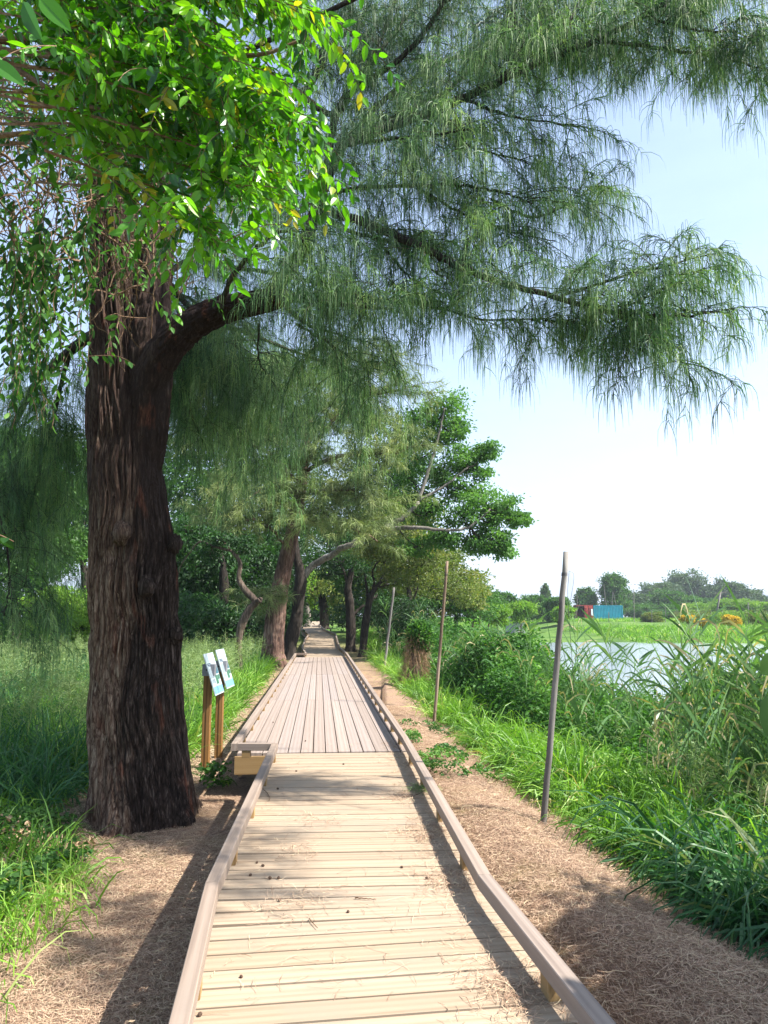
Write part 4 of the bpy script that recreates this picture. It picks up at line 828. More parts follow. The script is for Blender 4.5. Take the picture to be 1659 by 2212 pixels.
for k, (px, by, Y, lab, cs, mt) in enumerate(WOOD):
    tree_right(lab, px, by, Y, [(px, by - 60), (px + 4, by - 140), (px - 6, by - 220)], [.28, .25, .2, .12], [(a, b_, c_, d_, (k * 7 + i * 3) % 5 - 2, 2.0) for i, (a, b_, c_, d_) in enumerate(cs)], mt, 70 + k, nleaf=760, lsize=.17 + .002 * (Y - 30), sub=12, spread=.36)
tree_right('bright yellow-green rounded bush in full sun left of the huge trunk', 130, 1400, 27, [(130, 1370), (130, 1340)], [.1, .08, .05],
           [(110, 1310, 40, 34, 0, 1.2), (150, 1300, 44, 36, 0, 1.2), (185, 1320, 34, 36, 0, 1.2), (130, 1345, 50, 34, -.6, 1.2), (90, 1345, 30, 30, 0, 1), (170, 1360, 40, 26, -.6, 1.1), (140, 1285, 30, 20, .3, 1), (210, 1340, 40, 40, .3, 1)], M_leaf_bright, 80, nleaf=900, lsize=.10, sub=26, name='sunlit_bush', cat='bush', spread=.26)

# ------------------------------------------------------------------ far shore: trees, containers, yellow bushes, poles
rgf = np.random.default_rng(91)
def far_tree(px, top, half, Y, label, mat, seed, bottom=None, name='broadleaf_tree', group=None, ls=.45, cat='tree'):
    bottom = bottom or (1334 + 1600 * .6 / Y); rr = np.random.default_rng(seed); h = bottom - top; cs = []
    n = 16
    for i in range(n):
        a = rr.uniform(-1, 1); v = rr.uniform(.12, .95)
        w = np.sqrt(max(.05, 1 - (abs(v - .35) / .75) ** 2)); cs.append((px + a * half * .72 * w, top + v * h * .85, half * rr.uniform(.32, .5), h * rr.uniform(.16, .26), rr.uniform(-3, 3), half * Y / F * .4))
    cs.append((px, top + h * .16, half * .4, h * .15, 0, half * Y / F * .4))
    b = gp(px, bottom, Y); m_ = AT(px, (bottom + top) / 2, Y)
    return broad_tree(label, [b, (b + m_) / 2, m_], [h * Y / F * .035, h * Y / F * .03, h * Y / F * .02], cl(cs, Y), mat, M_bark, seed, 330, ls, 12, name=name, group=group, spread=.32, cat=cat)
FT = [(1270, 1272, 22, 190, 'small round olive tree behind the red container', M_leaf_mid), (1322, 1248, 38, 185, 'tall fresh green tree rising behind the teal container', M_leaf_mid),
      (1375, 1283, 34, 230, 'low green tree right of the tall one behind the teal container', M_leaf_far), (1425, 1262, 40, 260, 'grey-green spreading tree left of the domed skyline tree', M_leaf_far), (1478, 1246, 48, 270, 'highest domed tree on the far treeline', M_leaf_far),
      (1450, 1280, 50, 200, 'pale bushy tree in front of the domed tree', M_leaf_mid), (1545, 1262, 40, 265, 'thin-topped dark tree behind the leaning utility pole', M_leaf_far), (1590, 1262, 44, 255, 'broad dark tree right of the leaning utility pole', M_leaf_far),
      (1515, 1292, 40, 205, 'low green tree under the gap in the treeline', M_leaf_mid), (1635, 1275, 34, 260, 'dark tree at the right end of the treeline', M_leaf_far)]
for k, (px, top, half, Y, lab, mt) in enumerate(FT): far_tree(px, top, half, Y, lab, mt, 200 + k, ls=Y * .0029)
# hedge of far bushes along the shore
HB = [(1580, 1300, 40, 170), (1510, 1305, 40, 172), (1640, 1302, 36, 168), (1440, 1308, 36, 175), (1390, 1308, 34, 178)]
for k, (px, top, half, Y) in enumerate(HB):
    lab = ['low green bush row under the broad dark tree', 'low bush below the gap in the treeline', 'low bush at the right picture edge on the far shore', 'low bush behind the yellow-flowering ones', 'low bush right of the teal container'][k]
    far_tree(px, top, half, Y, lab, M_leaf_bright if k < 3 else M_leaf_mid, 230 + k, ls=.38, name='shore_bush', cat='bush', group='bushes along the far shore')
# bank of trees left of the big pole, running away from the walk
LB = [(1055, 1285, 30, 75, 'leafy green tree where the left bank meets the sky', M_leaf_mid), (1020, 1262, 30, 62, 'taller olive tree on the left bank of the pond', M_leaf_warm), (1095, 1283, 26, 100, 'green tree on the left bank, second from the big pole', M_leaf_mid), (1150, 1286, 30, 130, 'dark green tree behind the grey roof', M_leaf_mid),
      (1200, 1292, 26, 120, 'bushy tree just left of the red container', M_leaf_mid), (1125, 1300, 30, 90, 'creeper-covered bush in front of the grey roof', M_leaf_bright), (1075, 1308, 34, 62, 'bright low bush on the left bank', M_leaf_bright), (1178, 1270, 9, 170, 'thin lone tree standing above the left bank', M_leaf_far), (1215, 1310, 22, 105, 'low bush at the foot of the big pole', M_leaf_bright)]
for k, (px, top, half, Y, lab, mt) in enumerate(LB): far_tree(px, top, half, Y, lab, mt, 250 + k, ls=max(.16, Y * .0027))

# shipping containers, side walls corrugated in the mesh
def corrugated(mb, a, b, z0, z1, pitch=.28, dep=.05, nrm_=(0, -1, 0)):
    a, b = np.array(a, float), np.array(b, float); L = np.linalg.norm(b - a); T = (b - a) / L; n = int(L / pitch); N_ = np.array(nrm_, float); pts = []
    for k in range(n):
        for f, d in ((0, 0), (.25, 0), (.4, -1), (.85, -1)): pts.append(a + T * L * (k + f) / n + N_ * dep * d)
    pts.append(b); pts = np.array(pts); m = len(pts); V = np.concatenate([np.c_[pts, np.full(m, z0)] if pts.shape[1] == 2 else pts * [1, 1, 0] + [0, 0, z0], pts * [1, 1, 0] + [0, 0, z1]])
    mb.add(V, [[i, i + 1, m + i + 1, m + i] for i in range(m - 1)])
M_teal = plain('teal_paint', (.02, .29, .40), .45, 0, .25, .8); M_red = plain('faded_red_paint', (.42, .06, .045), .5, 0, .3, .9); M_inside = plain('dark_red_brown', (.12, .035, .03), .8)  # inner walls of the open container take a darker red-brown
def container(name, label, x0, x1, y0, y1, z0, z1, mat, open_end=False, rot=0):
    th = thing(name, label, 'container')
    m = MB(); corrugated(m, (x0, y0, 0), (x1, y0, 0), z0 + .12, z1 - .1, nrm_=(0, 1, 0)); corrugated(m, (x1, y0, 0), (x1, y1, 0), z0 + .12, z1 - .1, nrm_=(-1, 0, 0)); corrugated(m, (x1, y1, 0), (x0, y1, 0), z0 + .12, z1 - .1, nrm_=(0, -1, 0)); m.build('wall', mat, th)
    m = MB()
    for x in (x0, x1):
        for y in (y0, y1): abox(m, x - .07, x + .07, y - .07, y + .07, z0, z1)
    for z in (z0 + .07, z1 - .07):
        abox(m, x0 + .07, x1 - .07, y0 - .06, y0 + .06, z - .07, z + .07); abox(m, x0 + .07, x1 - .07, y1 - .06, y1 + .06, z - .07, z + .07)
    m.build('frame', mat, th)
    m = MB(); abox(m, x0 + .05, x1 - .05, y0 + .05, y1 - .05, z1 - .05, z1 + .02); m.build('roof', mat, th)
    return th
YC = 140.0; zc = AT(1300, 1340, YC)[2]; zt = AT(1300, 1308, YC)[2]
xA = AT(1282, 1330, YC)[0]; xB = AT(1345, 1330, YC)[0]; xR = AT(1246, 1330, YC)[0]
tc_ = container('shipping_container', 'teal blue corrugated shipping container on the far shore', xA + .1, xB, YC, YC + 2.4, zc, zt, M_teal)
th = thing('shipping_container', 'faded red shipping container with its end door swung open, left of the teal one', 'container')
m = MB(); corrugated(m, (xR, YC + 2.6, 0), (xA, YC + 2.6, 0), zc, zt, nrm_=(0, 1, 0)); abox(m, xR, xA, YC, YC + .1, zt - .15, zt); abox(m, xR - .05, xR + .1, YC, YC + 2.6, zc, zt - .16); abox(m, xA - .15, xA - .02, YC + .02, YC + 2.6, zc, zt - .16); m.build('wall', M_inside, th)
m = MB(); abox(m, xR, xA, YC + .02, YC + 2.6, zt + .002, zt + .08); m.build('roof', M_red, th)
def door(px0, px1, dy):
    m = MB(); x0 = AT(px0, 1330, YC - dy)[0]; x1 = AT(px1, 1330, YC - dy)[0]; abox(m, x0, x1, YC - dy, YC - dy + .08, zc - .25, zt - .05); d = m.build('door', M_red, th)
    m = MB(); hh = (zt - zc)
    for k in range(5): abox(m, x0 + .15, x1 - .15, YC - dy - .05, YC - dy - .003, zc + hh * (.08 + k * .18), zc + hh * (.17 + k * .18))
    m.build('door_rib', M_red, d)
    return x0, x1
door(1263, 1271, .5); x0, x1 = door(1272, 1281, .5)
m = MB(); abox(m, x1 - .35, x1 - .02, YC - .62, YC - .56, zc + .9, zc + 2.1); m.build('notice', M_white, th)

# yellow-flowering bushes
def ybush(px, py, w, h, Y, label, seed, mat=M_yellow):
    rr = np.random.default_rng(seed); cs = [(px + rr.uniform(-.6, .6) * w, py + rr.uniform(-.5, .6) * h, w * .5, h * .5, rr.uniform(-.5, .5), w * Y / F * .5) for _ in range(12)]
    b = gp(px, py + h, Y); return broad_tree(label, [b, b + (0, 0, .3), AT(px, py, Y)], [.08, .07, .05], cl(cs, Y), mat, M_bark, seed, 420, .17, 20, name='flowering_bush', cat='bush', group='bushes covered in yellow flowers', spread=.25)
ybush(1580, 1340, 18, 12, 90, 'larger bush covered in yellow flowers, nearer the right picture edge', 301)
ybush(1486, 1337, 13, 9, 95, 'smaller yellow-flowering bush, middle of the far bund', 302)
ybush(1518, 1345, 8, 7, 80, 'smallest yellow-flowering bush, low between the reed tops', 303)
ybush(1410, 1335, 22, 11, 120, 'rust and yellow tinged bush right of the teal container', 304, M_leaf_warm)
# poles standing along the far shore
FP = [(1370, 1343, 1369, 1272, 120, .06), (1337, 1309, 1325, 1281, 150, .05), (1312, 1309, 1304, 1262, 150, .05), (1318, 1309, 1324, 1278, 150, .05), (1291, 1308, 1289, 1272, 150, .04), (1248, 1310, 1246, 1285, 145, .06), (1282, 1340, 1282, 1326, 125, .05),
      (1315, 1350, 1315, 1322, 122, .05), (1408, 1345, 1408, 1318, 118, .05), (1437, 1346, 1437, 1312, 118, .05), (1480, 1345, 1480, 1318, 116, .05), (1505, 1350, 1505, 1315, 112, .05), (1560, 1352, 1560, 1318, 110, .05), (1535, 1350, 1536, 1320, 112, .05), (1600, 1352, 1601, 1316, 110, .05), (1617, 1352, 1616, 1300, 105, .07)]
for k, (x0, y0, x1, y1, Y, r) in enumerate(FP):
    m = MB(); a = AT(x0, y0, Y); a[2] = min(a[2], float(gz(a[0], Y))) - .3; bq = AT(x1, y1, Y); tube(m, np.array([a, (a + bq) / 2, bq]), r, 6)
    tag(m.build('bamboo_pole', M_pole), 'thin grey stake standing on the far shore of the pond', 'pole', 'stakes along the far shore')
up_ = thing('utility_pole', 'tall grey utility pole leaning in front of the far treeline', 'pole')
m = MB(); a = AT(1543, 1346, 115); a[2] = -.2 + float(gz(a[0], 115)); bq = AT(1557, 1277, 115); tube(m, np.array([a, (a + bq) / 2, bq]), .13, 8); m.build('shaft', M_pole, up_, True)
m = MB(); tube(m, np.array([bq + (-.9, 0, -.35), bq + (.9, 0, -.15)]), .05, 6); m.build('crossarm', M_pole, up_)
for k, (w, lab) in enumerate((([(1325, 1276, 150), (1440, 1284, 130), (1556, 1278, 115)], 'sagging wire from the far trees to the leaning utility pole'), ([(1557, 1280, 115), (1620, 1292, 100), (1700, 1290, 92)], 'sagging wire from the leaning utility pole out to the right'), ([(1370, 1316, 120), (1500, 1322, 116), (1680, 1308, 104)], 'low wire strung between the far shore stakes'))):
    m = MB(); tube(m, spline([AT(*p) for p in w], 20), .02, 4); tag(m.build('overhead_wire', M_wire), lab, 'wire')
# floating boom and grey roof
m = MB(); tube(m, spline([AT(1262, 1357, 124), AT(1300, 1356, 122), AT(1350, 1353, 120), AT(1385, 1351, 119)], 12), .11, 6); tag(m.build('floating_boom', M_white), 'long pale floating pipe lying along the far water edge', 'pipe')
hs = thing('shed', 'low white shed with a grey pitched roof on the left bank of the pond', 'building')
Yh = 92; z0 = float(gz(AT(1120, 1330, Yh)[0], Yh)); xa, xb = AT(1100, 1330, Yh)[0], AT(1137, 1330, Yh)[0]; ze = AT(1120, 1315, Yh)[2]; zr = AT(1120, 1306, Yh)[2]
m = MB(); abox(m, xa + .1, xb - .1, Yh + .1, Yh + 4, z0 - .5, ze); m.build('wall', plain('grey_wall', (.34, .36, .36), .7), hs)
m = MB(); V = [(xa, Yh - .2, ze - .05), (xb, Yh - .2, ze - .05), (xb - .2, Yh + 2, zr), (xa + .2, Yh + 2, zr), (xa, Yh + 4.3, ze - .05), (xb, Yh + 4.3, ze - .05)]; V2 = [(a, b_, c - .08) for a, b_, c in V]
m.add(V + V2, [[0, 1, 2, 3], [3, 2, 5, 4], [7, 6, 9, 8], [8, 9, 10, 11], [6, 7, 1, 0], [10, 11, 5, 4][::-1], [0, 3, 9, 6], [3, 4, 10, 9], [2, 1, 7, 8], [5, 2, 8, 11]]); m.build('roof', plain('slate_roof', (.33, .35, .38), .6, 0, .2, 1), hs)
m = MB(); abox(m, xb - 1.3, xb - .6, Yh + .03, Yh + .11, ze - .9, ze - .25); m.build('window', plain('dark_glass', (.05, .07, .09), .2), hs)
# blue-grey warehouse at the right edge
wh = thing('warehouse', 'long blue-grey warehouse behind the trees at the right picture edge', 'building')
Yw = 330; xa, xb = AT(1615, 1300, Yw)[0], AT(1720, 1300, Yw)[0]; zr = AT(1650, 1277, Yw)[2]
m = MB(); abox(m, xa, xb, Yw, Yw + 25, .2, zr - 2); m.build('wall', plain('blue_grey_wall', (.32, .37, .45), .6), wh)
m = MB(); V = [(xa - .5, Yw - .5, zr - 2), (xb + .5, Yw - .5, zr - 2), (xb + .5, Yw + 12, zr), (xa - .5, Yw + 12, zr), (xa - .5, Yw + 25.5, zr - 2), (xb + .5, Yw + 25.5, zr - 2)]
m.add(V, [[0, 1, 2, 3], [3, 2, 5, 4]], [[0, 3, 4], [1, 5, 2]]); m.build('roof', plain('dark_roof', (.20, .22, .27), .6), wh)

# ------------------------------------------------------------------ skyline
M_tower = plain('pale_facade', (.30, .36, .44), .5, 0, .08, .05); M_band = plain('facade_band', (.20, .26, .34), .4)
def tower(label, px, top, wpx, Y, name='office_tower', group='city towers on the skyline', steps=None, dpx=None):
    th = thing(name, label, 'tower', group); s = Y / F; c = AT(px, 1332, Y); w = wpx * s / 2; d = (dpx or wpx) * s / 2; z = (1332 - top) * s + H
    c0 = np.array([c[0], Y, 0]); m = MB(); f = MB()
    for (fw, zt_, zb_) in (steps or [(1, 1, 0)]):
        abox(m, c0[0] - w * fw, c0[0] + w * fw, Y - d * fw, Y + d * fw, z * zb_, z * zt_)
        zz = z * zb_ + 12
        while zz < z * zt_ - 5: abox(f, c0[0] - w * fw - .6, c0[0] + w * fw + .6, Y - d * fw - .6, Y + d * fw + .6, zz, zz + 3.5); zz += 16
    m.build('tower_shaft', M_tower, th); f.build('window_bands', M_band, th); return th
T1 = 5200
th = thing('office_tower', 'tallest skyline tower, tapering to a rounded top, seen just right of the big grey pole', 'tower')
s = T1 / F; c = AT(1237, 1332, T1); Hh = (1332 - 1236) * s; n_ = 28; V = []; rows = 30; a = np.arange(n_) * 2 * pi / n_
for k in range(rows + 1):
    f_ = k / rows; w = 12.5 * s * (.62 + .38 * (1 - abs(f_ - .12) ** 1.5)) / 2 * 1.0; w *= (1 - .55 * max(0, f_ - .8) / .2 * max(0, f_ - .8) / .2)
    cx = np.sign(np.cos(a)) * np.abs(np.cos(a)) ** .5; sy = np.sign(np.sin(a)) * np.abs(np.sin(a)) ** .5
    V.append(np.stack([c[0] + w * cx, T1 + w * sy, np.full(n_, f_ * Hh)], 1))
i = np.arange(n_); j = (i + 1) % n_; m = MB(); m.add(np.concatenate(V), np.concatenate([np.stack([k * n_ + i, k * n_ + j, (k + 1) * n_ + j, (k + 1) * n_ + i], 1) for k in range(rows)]), [[rows * n_, rows * n_ + q, rows * n_ + q + 1] for q in range(1, n_ - 1)]); m.build('tower_shaft', M_tower, th, True)
m = MB()
for zz in (.08, .47, .83):
    w = 12.6 * s / 2 * (.95 if zz < .8 else .84); abox(m, c[0] - w, c[0] + w, T1 - w - 3, T1 - w + 6, Hh * zz, Hh * zz + 5)
m.build('mechanical_floor', M_band, th)
tower('slim stepped tower at the left end of the skyline', 1089, 1281, 6.5, 4200, steps=[(1, 1, 0)])
tower('low white block beside the slim left-end tower', 1099, 1290, 5, 4200); tower('long low white slab with cranes behind it', 1110, 1297, 20, 3600, dpx=8)
tower('square white block in the middle of the left skyline group', 1128, 1292, 10, 3600); tower('grey-faced block in front of the skyline cranes', 1138, 1294, 14, 3400); tower('paler block right of the skyline cranes', 1150, 1303, 12, 3800)
tower('wide pale block standing alone between the crane group and the big pole', 1182, 1297, 11, 4600); tower('slim pointed tower left of the tall fresh green tree', 1391 - 2, 1262, 5, 5600, steps=[(1, .7, 0), (.55, 1, .7)])
tower('square-topped tower just above the tall fresh green tree', 1398, 1309 - 1309 + 1264, 6, 6200)
tower('low pale block far behind the container roofs', 1208, 1318, 10, 5000); tower('low wide pale block right of the tallest tower', 1256, 1320, 16, 5200)
for k, (px, top) in enumerate(((1131, 1287), (1144, 1283), (1163, 1298), (1172, 1302))):
    th = thing('tower_crane', 'hair-thin tower crane above the left skyline blocks', 'crane', 'tower cranes on the skyline'); s = 3700 / F; c = AT(px, 1332, 3700); zt_ = (1332 - top) * s
    m = MB(); abox(m, c[0] - 1.2, c[0] + 1.2, 3699, 3701, 0, zt_); m.build('mast', M_band, th)
    m = MB(); abox(m, c[0] - 12, c[0] + 26, 3699.2, 3700.8, zt_ + .01, zt_ + 2); m.build('jib', M_band, th)
for k in range(9):      # white city blocks seen in the gap left of the trunk
    px = 100 + k * 13; tower('pale city block glimpsed between the bush and the boughs left of the trunk', px, 1268 - (k * 37 % 17) , 11, 1500 + (k % 3) * 150, name='apartment_block', group='city blocks left of the trunk')
# far low hills
m = MB(); xs = np.linspace(-9000, 9000, 181); hz = 60 + 130 * vnoise(xs / 1500 + 20, xs * 0, 8) + 25 * vnoise(xs / 300 + 50, xs * 0, 9); hz = hz * (1 - .8 * np.exp(-((xs - 1000) / 2500) ** 2))
V = np.concatenate([np.stack([xs, np.full(181, 9000.), np.full(181, -5.)], 1), np.stack([xs, 9400 + 0 * xs, hz * .6], 1), np.stack([xs, 10000 + 0 * xs, hz], 1), np.stack([xs, 10500 + 0 * xs, hz * 0 - 5], 1)])
Q = [[r * 181 + i, r * 181 + i + 1, (r + 1) * 181 + i + 1, (r + 1) * 181 + i] for r in range(3) for i in range(180)]
tag(m.add(V, Q).build('hills', plain('hill_green', (.07, .10, .06), .9), None, True), kind='structure')

# ------------------------------------------------------------------ grass, reeds, undergrowth
rng = np.random.default_rng(77)
TRX, TRY = float(base_trunk[0]), float(base_trunk[1])
def left_edge(y): return np.interp(y, [2, 3.8, 5, 6, 7, 8, 9.2, 12, 28, 45], [-2.5, -2.0, -1.95, -2.2, -3.0, -3.2, -2.75, -2.7, -4.0, -6.5])
def blades(mb, x, y, h, w, rng, droop=(.4, 1.6), K=5, lean=.5, zoff=0.0, rnd=None, dir=None):
    n = len(x); z = gz(x, y) - .02 + zoff; D = np.stack([rng.normal(0, lean, n), rng.normal(0, lean, n), np.ones(n)], 1)
    if dir is not None: D = D + dir
    strips(mb, np.stack([x, y, z], 1), D, h, w, K, rng.uniform(*droop, n), rng, np.clip(vnoise(x * 1.1 + 70, y * 1.1 + 70, 66) * .75 + rng.random(n) * .5 - .1, 0, 1) if rnd is None else rnd, wprof=[.75, 1, .85, .55, .08] if K == 5 else None)
def tufted(n, x0, x1, y0, y1, rng, per=14, r=.12, ypow=1.0):
    m = max(1, n // per); cx = rng.uniform(x0, x1, m); cy_ = y0 + (y1 - y0) * rng.random(m) ** ypow; i = rng.integers(0, m, n)
    return cx[i] + rng.normal(0, r, n), cy_[i] + rng.normal(0, r, n)
def keep_left(x, y): return (x < left_edge(y) + .1 * np.sin(y * 5)) & (np.hypot(x - TRX, y - TRY) > .85)
mb = MB()
x, y = tufted(26000, -6.5, -1.8, 2.6, 8.0, rng, 16, .10); k = keep_left(x, y) & (rng.random(len(x)) < np.clip((left_edge(y) - x) * 1.4 + .25, 0, 1)); x, y = x[k], y[k]
blades(mb, x, y, rng.uniform(.25, .62, len(x)), rng.uniform(.006, .015, len(x)), rng)
x, y = tufted(60000, -6.5, -1.8, 8.8, 26, rng, 22, .16, 1.3); x = x - .087 * (y - 9); k = keep_left(x, y); x, y = x[k], y[k]
blades(mb, x, y, rng.uniform(.35, .85, len(x)), rng.uniform(.009, .019, len(x)) * (1 + (y - 9) * .03), rng, (.3, 1.3))
tag(mb.build('grass', M_grass), 'bright long grass along the left side of the walk', 'grass', kind='stuff')
mb = MB()
x, y = tufted(95000, -17, -3.2, 7.6, 32, rng, 34, .13, 1.4); k = keep_left(x, y) & (x < -3.4 - .05 * (y - 9)); x, y = x[k], y[k]
blades(mb, x, y, rng.uniform(.5, 1.15, len(x)), rng.uniform(.011, .022, len(x)) * (1 + (y - 9) * .03), rng, (.3, 1.4))
tag(mb.build('meadow_grass', M_grass_shade), 'deep tangled meadow grass with shade painted into its blue-green left of the huge trunk', 'grass', kind='stuff')
def panicles(n, x, y, top, rng, mbk, size=.22, w=.0035):
    z = gz(x, y); P0 = np.stack([x, y, z], 1); D = np.stack([rng.normal(0, .12, n), rng.normal(0, .12, n), np.ones(n)], 1); 
    strips(mbk, P0, D, top, w * 1.1, 4, .15, rng, taper=.5)
    tip = P0 + nrm(D) * (top * .62)[:, None]; M = 34; i = np.repeat(np.arange(n), M); u = rng.random(n * M)
    p = tip[i] + nrm(D)[i] * (top[i] * .36 * u)[:, None]; az = rng.uniform(0, 2 * pi, n * M); d = np.stack([np.cos(az), np.sin(az), rng.uniform(.6, 1.4, n * M)], 1)
    strips(mbk, p, d, size * (1.05 - u) * rng.uniform(.6, 1.2, n * M), w, 3, rng.uniform(.3, 1.0, n * M), rng, taper=.3)
mb = MB()
n = 900; y = rng.uniform(8.5, 24, n); x = left_edge(y) - .1 - (rng.random(n) ** 1.2) * (4 + y * .35)
k = np.hypot(x - TRX, y - TRY) > .9; x, y = x[k], y[k]; panicles(len(x), x, y, rng.uniform(1.0, 1.4, len(x)), rng, mb, .28, .008)
tag(mb.build('seed_heads', M_seed), 'hazy pale seed heads floating over the meadow grass on the left', 'grass', kind='stuff')
mb = MB(); n = 130; x = rng.uniform(2.4, 4.8, n); y = rng.uniform(3.6, 7.5, n); panicles(n, x, y, rng.uniform(.8, 1.25, n), rng, mb, .2, .003)
tag(mb.build('seed_heads', M_seed), 'fine pale seed heads in the grass at the lower right', 'grass', kind='stuff')

# right bank
def rsample(n, a, b, y0, y1, rng, per=18, r=.1):
    m = max(1, n // per); cy_ = rng.uniform(y0, y1, m); cx = edge_x(cy_) + rng.uniform(a, b, m); i = rng.integers(0, m, n)
    return cx[i] + rng.normal(0, r, n), cy_[i] + rng.normal(0, r, n)
mb = MB()
def tufts(mb, n, a, b, y0, y1, per, h, w, lean=.9, dr=(.6, 1.7), r=.07, drc=(-.1, -.1), ycur=None):
    cy_ = rng.uniform(y0, y1, n); cx = edge_x(cy_) + rng.uniform(a, b, n); k = np.repeat(np.arange(n), per); m = len(k)
    az = rng.uniform(0, 2 * pi, m); q = rng.random(m) ** .7; x = cx[k] + r * q * np.cos(az); y = cy_[k] + r * q * np.sin(az); sz = rng.uniform(.75, 1.15, n)[k]
    D = np.stack([np.cos(az) * q * lean + drc[0], np.sin(az) * q * lean + drc[1], np.ones(m)], 1); b0 = rng.uniform(.25, .8, n)[k]
    strips(mb, np.stack([x, y, gz(x, y) - .02], 1), D, rng.uniform(*h, m) * sz, rng.uniform(*w, m), 6, rng.uniform(*dr, m), rng, np.clip(b0 + rng.normal(0, .17, m), 0, .99), wprof=[.6, .95, 1, .8, .45, .04])
tufts(mb, 110, .3, 2.1, 5.2, 9.5, 150, (.5, 1.15), (.009, .019)); tufts(mb, 90, .25, 1.7, 9.0, 14, 120, (.5, 1.1), (.010, .020))
x, y = rsample(7000, .1, 2.0, 5.6, 13, rng, 30, .09); blades(mb, x, y, rng.uniform(.25, .6, len(x)), rng.uniform(.006, .012, len(x)), rng, (.7, 2.2), lean=.33)
x, y = rsample(15000, .0, 1.2, 13, 30, rng, 24, .12); blades(mb, x, y, rng.uniform(.4, .9, len(x)), rng.uniform(.010, .02, len(x)), rng, (.4, 1.5))
x, y = rsample(12000, .3, 3, 30, 60, rng, 24, .2); blades(mb, x, y, rng.uniform(.5, 1.1, len(x)), rng.uniform(.02, .04, len(x)), rng, (.4, 1.4))
tag(mb.build('grass', M_grass), 'sunlit arching long grass on the right bank beside the needle-covered mound', 'grass', kind='stuff')
mb = MB()
tufts(mb, 62, .25, 2.3, 2.9, 5.8, 120, (.6, 1.35), (.012, .024), drc=(-.3, -.1)); tufts(mb, 10, .1, .6, 3.4, 5.2, 60, (.5, 1.1), (.010, .022), drc=(-.5, -.2))
tag(mb.build('grass', M_grass_shade), 'broad grass with shade painted into its dark green hanging over the bank in the lower right corner', 'grass', kind='stuff')
mb = MB(); x, y = rsample(22000, -.05, 1.7, 4.5, 16, rng, 26, .12)
blades(mb, x, y, rng.uniform(.15, .5, len(x)), rng.uniform(.004, .009, len(x)), rng, (.8, 2.4), lean=1.0)
x, y = tufted(6000, -3.2, -1.7, 9, 26, rng, 14, .15); x -= .087 * (y - 9); blades(mb, x, y, rng.uniform(.1, .3, len(x)), rng.uniform(.006, .012, len(x)), rng, (1, 2.6), lean=1.2)
tag(mb.build('dry_grass', M_straw), 'brown dead grass at the foot of the green grass', 'grass', kind='stuff')

# vines and herbs smothering the slope
mb = MB(); st = MB()
def herb(n, xs, ys, top_fn, L, rng, mat_mb, spread=.35):
    x = xs; y = ys; g0 = gz(x, y); tp = top_fn(x, y); z = g0 + (tp - g0) * rng.random(n) ** .45
    k = tp > g0 + .08; x, y, z = x[k], y[k], z[k]; n = len(x)
    az = rng.uniform(0, 2 * pi, n); D = np.stack([np.cos(az), np.sin(az), rng.uniform(-.7, .4, n)], 1); Nn = np.stack([rng.normal(0, .6, n), rng.normal(-.15, .6, n), np.full(n, .9)], 1)
    l = rng.uniform(.6, 1.35, n) * L; leaves(mat_mb, np.stack([x, y, z], 1), D, Nn, l, l * rng.uniform(.6, .85, n), rng, rnd=np.clip(vnoise(x * 1.5 + 40, y * 1.5 + 40, 21) * .7 + rng.random(n) * .4, 0, 1))
def lump(x, y, s, seed): return vnoise(x * s + 60, y * s + 60, seed)
def topA(x, y):
    e = edge_x(y); d = x - e; amp = np.interp(y, [4, 6, 9, 12, 16, 22, 40], [.5, .62, .75, 1.25, 1.55, 1.5, 1.5]) * np.interp(x, [2.6, 4.2, 5.5], [1, .85, .8]) * np.where(y > 7.5, np.interp(x / y, [.20, .24, .37, .43], [1, .42, .42, 1]), 1); ramp_ = np.clip((d - np.interp(y, [5, 9, 12, 16], [1.5, 1.2, .6, .3])) / 1.0, 0, 1)
    low = np.interp(y, [4, 8, 12, 18, 40], [-.45, -.35, -.3, -.3, -.2]); return low - .3 + ramp_ * amp * (.45 + .95 * lump(x, y, 1.1, 31)) + .25 * (lump(x, y, 3.5, 32) - .5)
n = 90000; y = 4.8 + 12 * rng.random(n); x = edge_x(y) + .5 + 4.6 * rng.random(n); herb(n, x, y, topA, .07, rng, mb)
n = 60000; y = 14 + 26 * rng.random(n); x = edge_x(y) + .3 + 3.6 * rng.random(n); herb(n, x, y, topA, .085, rng, mb)
tag(mb.build('undergrowth', M_vineleaf), 'tangled creepers and leafy weeds smothering the bank between the walk and the pond', 'undergrowth', kind='stuff')
mb = MB(); n = 9000; y = rng.uniform(5.0, 7.2, n); x = rng.uniform(-4.4, -2.35, n); k = np.hypot(x - TRX, y - TRY) > .7; x, y = x[k], y[k]
herb(len(x), x, y, lambda a, b_: gz(a, b_) + .42 * lump(a, b_, 2.2, 41) - .05, .045, rng, mb)
n = 5000; y = rng.uniform(8.0, 12.5, n); x = edge_x(y) - .1 - rng.random(n) * .9; herb(n, x, y, lambda a, b_: gz(a, b_) + .16 * np.clip(lump(a, b_, 2.6, 43) - .45, 0, 1) / .55, .04, rng, mb)
x = rng.normal(-1.92, .07, 260); y = rng.normal(8.6, .1, 260); herb(260, x, y, lambda a, b_: gz(a, b_) + .28 + 0 * a, .05, rng, mb)
tag(mb.build('weeds', M_leaf_mid), 'low leafy weeds round the foot of the huge trunk and on the right verge', 'weeds', kind='stuff')
mb = MB(); n = 2600; x = rng.uniform(-4.0, -2.45, n); y = rng.uniform(5.9, 6.7, n); g0 = gz(x, y)
